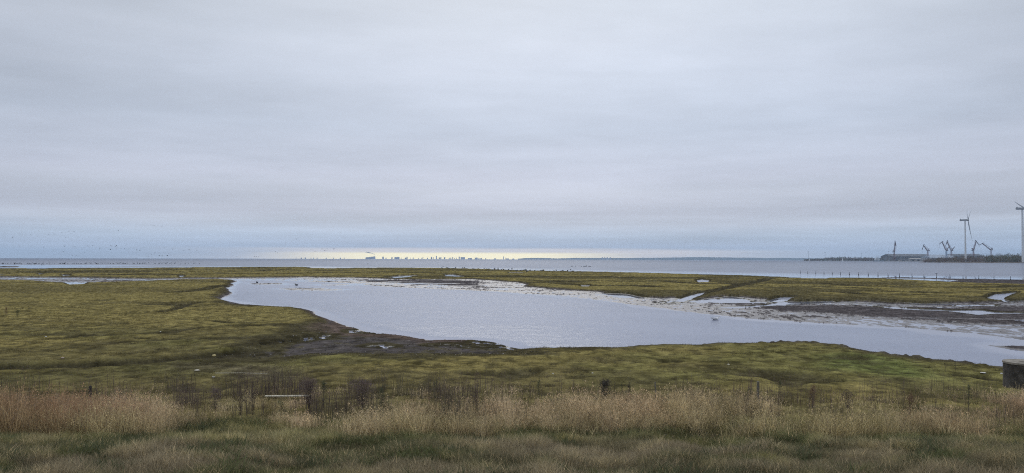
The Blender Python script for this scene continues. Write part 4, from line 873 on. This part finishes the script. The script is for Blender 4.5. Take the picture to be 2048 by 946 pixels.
# ------------------------------------------------------------------ shipyard cranes
red = simple_mat('crane_red', (0.20, 0.075, 0.065), 0.6, var=0.35, scale=0.3); dred = simple_mat('crane_dark', (0.10, 0.055, 0.055), 0.6, var=0.3, scale=0.3); cblue = simple_mat('crane_blue', (0.09, 0.15, 0.26), 0.6, var=0.2, scale=0.3); glass = simple_mat('cab_glass', (0.05, 0.06, 0.07), 0.15)
def crane(u, vb, jib, fly_, label, D=3900, tower=None, tmat=None, house=(0, -9), tail=None, hook=6):
    """jib, fly_: photo positions of jib head and fly-jib tip; house: pivot offset from base in photo px"""
    k = D/F; root = empty('harbour_crane', (XD(u, D), D, 2.0)); setp(root, label, 'crane'); z0 = at(u, vb, D).z-2.0
    S = lambda pu, pv: Vector(((pu-u)*k, 0, at(pu, pv, D).z-2.0))
    hz = max((-house[1])*k*0.55+z0, 14)
    pm = MB()
    for sx in (-1, 1):
        for sy in (-1, 1): pm.path([(5.5*sx, 5.5*sy, -0.5), (3.6*sx, 3.6*sy, hz*0.5), (2.2*sx, 2.2*sy, hz)], [0.85, 0.75, 0.7], 6)
    for zz_, e in ((hz*0.5, 3.6), (hz*0.25, 4.6)):
        pm.box((0, e, zz_), (e*2, 0.9, 1.1)); pm.box((0, -e, zz_), (e*2, 0.9, 1.1)); pm.box((e, 0, zz_-0.05), (0.9, e*2-1, 1.0)); pm.box((-e, 0, zz_-0.05), (0.9, e*2-1, 1.0))
    pm.tube((0, 0, hz*0.5), (0, 0, hz+1), 1.8, 1.6, 12); pm.build('portal', tmat or red, root)
    sgn = 1 if jib[0] >= u else -1
    piv = Vector((0, 0, hz+3.5))
    hm = MB(); hm.box((-sgn*3.2, 0, hz+3.6), (9.5, 6, 5), None, 0.3); hm.box((-sgn*8.3, 0, hz+3.0), (2.6, 5, 3.6)); hs = hm.build('machinery_house', dred, root)
    cb = MB(); cb.box((sgn*2.9, -2.2, hz+4.6), (2.2, 2.2, 2.8), None, 0.2); cab = cb.build('cab', red, root)
    cg = MB(); cg.box((sgn*4.02, -2.2, hz+4.9), (0.08, 1.9, 1.6)); cg.build('window', glass, cab)
    am = MB(); apex = Vector((-sgn*2.5, 0, hz+15))
    for sy in (-2, 2): am.tube((sgn*0.8, sy, hz+6), apex+Vector((0, sy*0.3, 0)), 0.6, 0.45, 6); am.tube((-sgn*6, sy, hz+6), apex+Vector((0, sy*0.3, 0)), 0.6, 0.45, 6)
    am.box(apex+Vector((-sgn*3.5, 0, -1.5)), (7, 2.6, 2.2)); am.build('a_frame', red, root)
    J = S(*jib); jb = MB(); jb.truss(piv+Vector((sgn*1.5, 0, 0)), J, 4.2, 2.4, 9, 0.62); jb.build('jib', red, root)
    st = MB(); st.tube(apex, piv.lerp(J, 0.93)+Vector((0, 0, 1.0)), 0.45, 0.4, 5); st.build('luffing_stay', dred, root)
    if fly_:
        Fv = S(*fly_); back = J+(J-Fv).normalized()*6+Vector((0, 0, 1.5)); fj = MB(); fj.truss(back, Fv, 2.6, 1.6, 7, 0.5); fly_o = fj.build('fly_jib', dred, root)
        tl = MB(); tl.tube(back, apex+Vector((0, 0, 0.5)), 0.35, 0.35, 5); tl.build('tie_bar', dred, fly_o)
        hk = MB(); hk.tube(Fv, Fv-Vector((0, 0, hook*k)), 0.3, 0.3, 5); hk.box(Fv-Vector((0, 0, hook*k+1.2)), (1.6, 1.0, 2.4), None, 0.2); hk.build('hook_line', dred, root)
    if tail:
        T_ = S(*tail); tm = MB(); tm.truss(Vector((-sgn*5, 0, hz+5)), T_, 2.2, 1.8, 4, 0.4); tm.box(T_, (3, 3, 2.6)); tm.build('counterweight', dred, root)
    return root
crane(1788.5, 510, (1790.6, 484), (1792.5, 492.5), 'red crane standing alone, its jib straight up, leftmost of the yard cranes', 4000, hook=2)
crane(1855.5, 508, (1847.6, 491), (1844.2, 499.3), 'red crane with jib leaning left, between the lone crane and the crossing pair', 3950, tail=(1859, 500.5), hook=5)
crane(1892.5, 507, (1884.6, 484), (1878.7, 488.5), 'blue footed crane with jib leaning left, left one of the crossing pair', 3900, tmat=cblue, tail=(1897, 494), hook=6)
crane(1902.5, 507, (1894.6, 483.2), (1891.5, 491), 'red crane with counterweight arm stretched right, right one of the crossing pair', 3950, tail=(1909.3, 493.6), hook=3)
crane(1946.8, 507, (1952.5, 482.5), (1958.2, 489.6), 'red crane with jib leaning right, just right of the whole turbine', 3900, tail=(1944, 496.5), hook=2)
crane(1982, 506, (1965.4, 487.2), (1959.4, 489.8), 'red crane with a long jib reaching left, rightmost of the yard cranes', 3950, tail=(1984.8, 496), hook=2)

# ------------------------------------------------------------------ yard buildings, masts, ship, sailboat
roof_d = simple_mat('dark_roof', (0.085, 0.085, 0.09), 0.7, var=0.3, scale=0.05); wall_p = simple_mat('pale_cladding', (0.30, 0.28, 0.27), 0.7, var=0.2, scale=0.05); roof_l = simple_mat('light_roof', (0.30, 0.34, 0.40), 0.6, var=0.15, scale=0.05); dark_open = simple_mat('dark_opening', (0.04, 0.04, 0.045), 0.6)
def hall(u0, u1, vt, D, depth, wallm, roofm, label, eave=0.8, doors=3, name='warehouse', z0=2.0, rise=0.25):
    x0, x1 = XD(u0, D), XD(u1, D); L_ = x1-x0; h = at(u0, vt, D).z-z0; he = h*(1-rise)
    root = empty(name, ((x0+x1)/2, D+depth/2, z0)); setp(root, label, 'building')
    m = MB(); m.box((0, 0, he/2-0.5), (L_, depth, he+1)); wl = m.build('wall', wallm, root)
    m = MB(); m.prism([(-L_/2-1, -depth/2-1.5, he+0.01), (-L_/2-1, depth/2+1.5, he+0.01), (-L_/2-1, 0, h)], (L_+2, 0, 0)); m.build('roof', roofm, root)
    for i in range(doors):
        xx = -L_/2+L_*(i+0.5)/doors; m = MB(); m.box((xx, -depth/2-0.02, he*0.32), (min(L_/doors*0.4, 14), 0.3, he*0.64)); m.build('door', dark_open, root)
    m = MB(); m.box((0, -depth/2-0.03, he*0.84), (L_*0.92, 0.3, he*0.08)); m.build('window', glass, root)
    return root
hall(1783, 1866, 507.8, 4050, 120, simple_mat('brown_cladding', (0.13, 0.12, 0.115), 0.8, var=0.2, scale=0.05), roof_d, 'long dark roofed shipyard hall behind the crane bases', doors=5, rise=0.35)
hall(1860, 1912, 509, 3920, 90, wall_p, roof_l, 'pale hall with light blue grey roof at the crossing cranes', doors=4, rise=0.5)
hall(1905, 1965, 507.6, 4150, 70, simple_mat('grey_cladding', (0.14, 0.14, 0.145), 0.8, var=0.2, scale=0.05), roof_d, 'low dark roofed hall behind the whole turbine', doors=4)
hall(1820, 1842, 516.2, 3480, 20, wall_p, simple_mat('sand_roof', (0.36, 0.34, 0.31), 0.7), 'small pale shed on the quay before the long dark hall', doors=2)
hall(1800, 1813, 517.6, 3500, 18, wall_p, roof_d, 'smallest white shed on the quay, left of the pale shed', doors=1)
def mast(u, vt, D, label, z0=2.0):
    h = at(u, vt, D).z-z0; root = empty('floodlight_mast', (XD(u, D), D, z0)); setp(root, label, 'light mast')
    m = MB(); m.tube((0, 0, -0.5), (0, 0, h), 0.75, 0.45, 8); m.build('pole', tgrey, root)
    m = MB(); m.box((0, 0, h), (7.5, 1.2, 1.2)); [m.box((q*1.6, -0.9, h-0.2), (1.1, 0.6, 1.0)) for q in (-2, -1, 0, 1, 2)]; m.build('lamp_rack', tgrey, root)
mast(1617, 503.4, 3980, 'floodlight mast on the very tip of the wooded headland')
mast(1650, 505.2, 4150, 'faint floodlight mast between the headland tip and the sailboat')
mast(1723, 506.3, 4150, 'faint floodlight mast between the sailboat and the moored ship')
mast(1777.3, 503, 3900, 'floodlight mast between the moored ship and the lone crane')
m = MB(); m.tube((0, 0, -0.5), (0, 0, 9.5), 2.6, 1.6, 12); m.tube((0, 0, 9.5), (0, 0, 12), 1.2, 0.9, 12)
o = m.build('beacon', simple_mat('beacon_white', (0.7, 0.7, 0.7)), None, (XD(1618.5, 3960), 3960, 1.5)); setp(o, 'small white beacon at the foot of the headland tip mast', 'beacon')
# ship
D = 3550; k = D/F; root = empty('ship', (XD(1758, D), D, 0)); setp(root, 'grey and white ship moored below the wooded headland', 'ship')
hullm = simple_mat('ship_hull', (0.20, 0.24, 0.28), 0.6, scale=0.1); supm = simple_mat('ship_white', (0.62, 0.64, 0.66), 0.6, scale=0.1)
m = MB(); m.prism([(-22, 0, -2), (22, 0, -2), (28, 0, 5.5), (-24, 0, 5.5)], (0, 13, 0)); m.build('hull', hullm, root)
m = MB(); m.box((-7, 6.5, 8), (22, 11, 5)); m.box((-7, 6.5, 13), (17, 10, 5)); m.box((-6, 6.5, 17), (12, 9, 3)); su = m.build('superstructure', supm, root)
for zz_ in (9, 13.4, 17.3): m = MB(); m.box((-7, 0.95 if zz_ < 11 else 1.45 if zz_ < 15 else 1.95, zz_), (12 if zz_ < 15 else 9, 0.2, 1.0)); m.build('window', glass, su)
m = MB()
for sx in (-2.5, 2.5): m.tube((-5+sx, 6.5, 18.5), (-5+sx*1.8, 6.5, 28), 0.5, 0.4, 6)
m.box((-5, 6.5, 26), (11, 1, 1)); m.box((-5, 6.5, 22.5), (8, 1, 0.8)); m.build('mast', supm, root)
# sailboat
D = 3300; root = empty('sailboat', (XD(1685.3, D), D, 0)); setp(root, 'small sailboat with a tall white sail off the wooded headland', 'sailboat')
m = MB(); m.prism([(-4.5, -1.4, -0.4), (4.0, -1.4, -0.4), (5.6, -0.6, 1.1), (-4.8, -1.4, 1.1)], (0, 2.8, 0)); m.build('hull', supm, root)
m = MB(); m.tube((0.8, 0, 1), (0.8, 0, 17.5), 0.14, 0.1, 6); m.build('mast', tgrey, root)
m = MB(); m.prism([(0.6, 0, 1.8), (-3.8, 0.3, 1.9), (-2.9, 0.4, 9), (-0.6, 0.1, 17), (0.6, 0, 17.2)], (0, 0.06, 0)); m.build('mainsail', simple_mat('sailcloth', (0.85, 0.85, 0.84)), root)

# ------------------------------------------------------------------ skyline across the sound
sky_m = simple_mat('far_building', (0.40, 0.41, 0.50), 0.8, var=0.2, scale=0.01)  # part of the distance haze is put into this pale blue base colour
DS = 14200; ks = DS/F
def hor(u): return 515.2+0.0029*u
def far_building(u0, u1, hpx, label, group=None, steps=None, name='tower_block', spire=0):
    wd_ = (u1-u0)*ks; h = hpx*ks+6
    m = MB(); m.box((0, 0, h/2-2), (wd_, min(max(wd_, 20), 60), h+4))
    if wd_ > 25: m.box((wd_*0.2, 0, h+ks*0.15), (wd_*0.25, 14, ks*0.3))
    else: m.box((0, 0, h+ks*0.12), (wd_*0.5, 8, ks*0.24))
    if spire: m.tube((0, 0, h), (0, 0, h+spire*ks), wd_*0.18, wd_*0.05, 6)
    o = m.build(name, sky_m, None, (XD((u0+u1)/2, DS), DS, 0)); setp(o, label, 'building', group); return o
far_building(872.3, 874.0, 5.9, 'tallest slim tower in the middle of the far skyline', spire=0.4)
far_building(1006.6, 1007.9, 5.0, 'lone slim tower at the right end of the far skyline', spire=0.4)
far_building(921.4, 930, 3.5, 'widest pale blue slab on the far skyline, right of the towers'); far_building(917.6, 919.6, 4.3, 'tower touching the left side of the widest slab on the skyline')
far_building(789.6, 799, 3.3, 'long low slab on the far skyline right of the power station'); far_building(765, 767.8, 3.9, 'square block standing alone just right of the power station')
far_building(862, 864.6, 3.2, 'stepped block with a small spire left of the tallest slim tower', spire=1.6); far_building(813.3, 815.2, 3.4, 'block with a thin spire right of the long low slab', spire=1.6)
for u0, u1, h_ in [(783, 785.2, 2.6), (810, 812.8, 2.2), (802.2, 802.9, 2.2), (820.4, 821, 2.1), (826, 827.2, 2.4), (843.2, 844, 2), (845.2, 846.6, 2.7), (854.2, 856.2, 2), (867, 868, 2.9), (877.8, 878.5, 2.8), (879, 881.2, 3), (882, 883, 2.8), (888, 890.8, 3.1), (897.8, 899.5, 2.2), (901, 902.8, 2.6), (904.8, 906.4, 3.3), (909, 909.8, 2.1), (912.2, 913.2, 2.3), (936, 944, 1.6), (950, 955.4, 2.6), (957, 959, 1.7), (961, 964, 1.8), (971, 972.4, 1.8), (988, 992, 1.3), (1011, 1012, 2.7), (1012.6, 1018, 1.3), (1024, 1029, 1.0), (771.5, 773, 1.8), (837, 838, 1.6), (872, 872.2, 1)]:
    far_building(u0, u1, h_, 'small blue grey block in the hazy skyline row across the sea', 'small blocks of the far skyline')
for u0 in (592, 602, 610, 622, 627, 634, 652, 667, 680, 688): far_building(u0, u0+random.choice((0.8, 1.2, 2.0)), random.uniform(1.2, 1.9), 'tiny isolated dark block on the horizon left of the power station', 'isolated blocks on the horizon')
# power station with its smoke
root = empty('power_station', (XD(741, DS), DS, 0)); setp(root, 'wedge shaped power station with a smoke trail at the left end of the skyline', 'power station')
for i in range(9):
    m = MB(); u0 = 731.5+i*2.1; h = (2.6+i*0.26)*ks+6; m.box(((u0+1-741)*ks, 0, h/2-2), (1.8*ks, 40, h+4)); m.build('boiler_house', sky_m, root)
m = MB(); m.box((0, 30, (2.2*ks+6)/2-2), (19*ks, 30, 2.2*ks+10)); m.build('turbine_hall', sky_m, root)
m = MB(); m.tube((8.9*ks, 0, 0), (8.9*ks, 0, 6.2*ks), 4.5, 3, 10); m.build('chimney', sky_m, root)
sm_m = bpy.data.materials.new('smoke'); sm_m.use_nodes = True; t = NT(sm_m.node_tree); b = sm_m.node_tree.nodes['Principled BSDF']
b.inputs['Base Color'].default_value = (0.35, 0.34, 0.37, 1); b.inputs['Roughness'].default_value = 1; g = t.n('ShaderNodeTexCoord')
t.put(b.inputs['Alpha'], t.ramp(t.noise(g.outputs['Object'], 0.02, 3), 0.3, 0.7, 0.3, 0.7))
m = MB(); a = at(749.5, 508.8, DS)
for i in range(14):
    t_ = i/13; m.ball((-t_*16.5*ks+random.uniform(-4, 4), 0, (t_**0.8)*4.6*ks+random.uniform(-2, 2)), (12+10*t_, 10+8*t_, (3.2+3.5*t_)), 2, 0.15)
o = m.build('smoke', sm_m, None, a, True); setp(o, 'grey smoke trail drifting left from the power station chimney', 'smoke', kind='stuff')
# blue hills
prof = [(1040, 517.2), (1050, 516.2), (1075, 515.7), (1100, 516.2), (1112, 516.9), (1128, 516.6), (1150, 515.7), (1200, 516), (1240, 515.9), (1300, 515.6), (1340, 515.1), (1380, 514.3), (1400, 514.1), (1440, 514.6), (1480, 515.3), (1500, 515.1), (1530, 516.0), (1570, 515.7), (1610, 516.3), (1700, 517), (1900, 517.5), (2300, 518.5)]
us = np.arange(1036, 2300, 1.5); vt = np.interp(us, [q[0] for q in prof], [q[1] for q in prof])+0.25*fbm(us, us*0, 14, 3, 201)
hz = np.array([at(u, v, 14900).z for u, v in zip(us, vt)]); rows = []
for fy, fz in ((14300, -0.03), (14450, 0.35), (14650, 0.7), (14900, 1.0), (15300, 0.8), (15800, -0.03)):
    rows.append(np.stack([(us-1024)/F*fy, np.full(len(us), fy), hz*fz+(fbm(us, us*0+fy, 9, 2, 202)*8 if 0 < fz < 1 else 0)], -1))
V = np.concatenate(rows); nu = len(us); ii = np.arange(len(V)).reshape(len(rows), nu)
Q = np.stack([ii[:-1, :-1], ii[:-1, 1:], ii[1:, 1:], ii[1:, :-1]], -1).reshape(-1, 4)
setp(link('hills', np_mesh('hills', V, Q, None, True), simple_mat('wooded_hills', (0.045, 0.055, 0.045), 0.95, var=0.4, scale=0.004)), kind='structure')
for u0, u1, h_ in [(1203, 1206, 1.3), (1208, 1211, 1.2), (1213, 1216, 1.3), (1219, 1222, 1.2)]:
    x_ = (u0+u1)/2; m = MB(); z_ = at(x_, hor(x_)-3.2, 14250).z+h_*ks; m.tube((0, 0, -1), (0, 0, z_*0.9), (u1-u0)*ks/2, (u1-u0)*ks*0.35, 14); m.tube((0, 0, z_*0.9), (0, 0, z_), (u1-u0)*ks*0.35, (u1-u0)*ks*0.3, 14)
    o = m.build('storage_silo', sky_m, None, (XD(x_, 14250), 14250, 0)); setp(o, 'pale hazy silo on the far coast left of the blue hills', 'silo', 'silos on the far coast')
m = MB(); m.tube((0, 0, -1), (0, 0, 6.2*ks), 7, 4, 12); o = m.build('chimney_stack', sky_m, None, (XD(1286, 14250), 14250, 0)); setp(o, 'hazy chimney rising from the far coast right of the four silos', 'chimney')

# ------------------------------------------------------------------ sea air
hz_m = bpy.data.materials.new('haze'); hz_m.use_nodes = True; t = NT(hz_m.node_tree); hz_m.node_tree.nodes.clear()
pv = t.n('ShaderNodeVolumePrincipled'); pv.inputs['Color'].default_value = (0.56, 0.75, 1.0, 1); pv.inputs['Density'].default_value = 5.8e-5
mo = t.n('ShaderNodeOutputMaterial'); t.put(mo.inputs['Volume'], pv.outputs[0])
m = MB(); m.box((0, 0, 108), (35000, 35000, 224)); o = m.build('haze', hz_m); setp(o, 'thin pale blue sea haze over the whole bay', 'haze', kind='stuff')
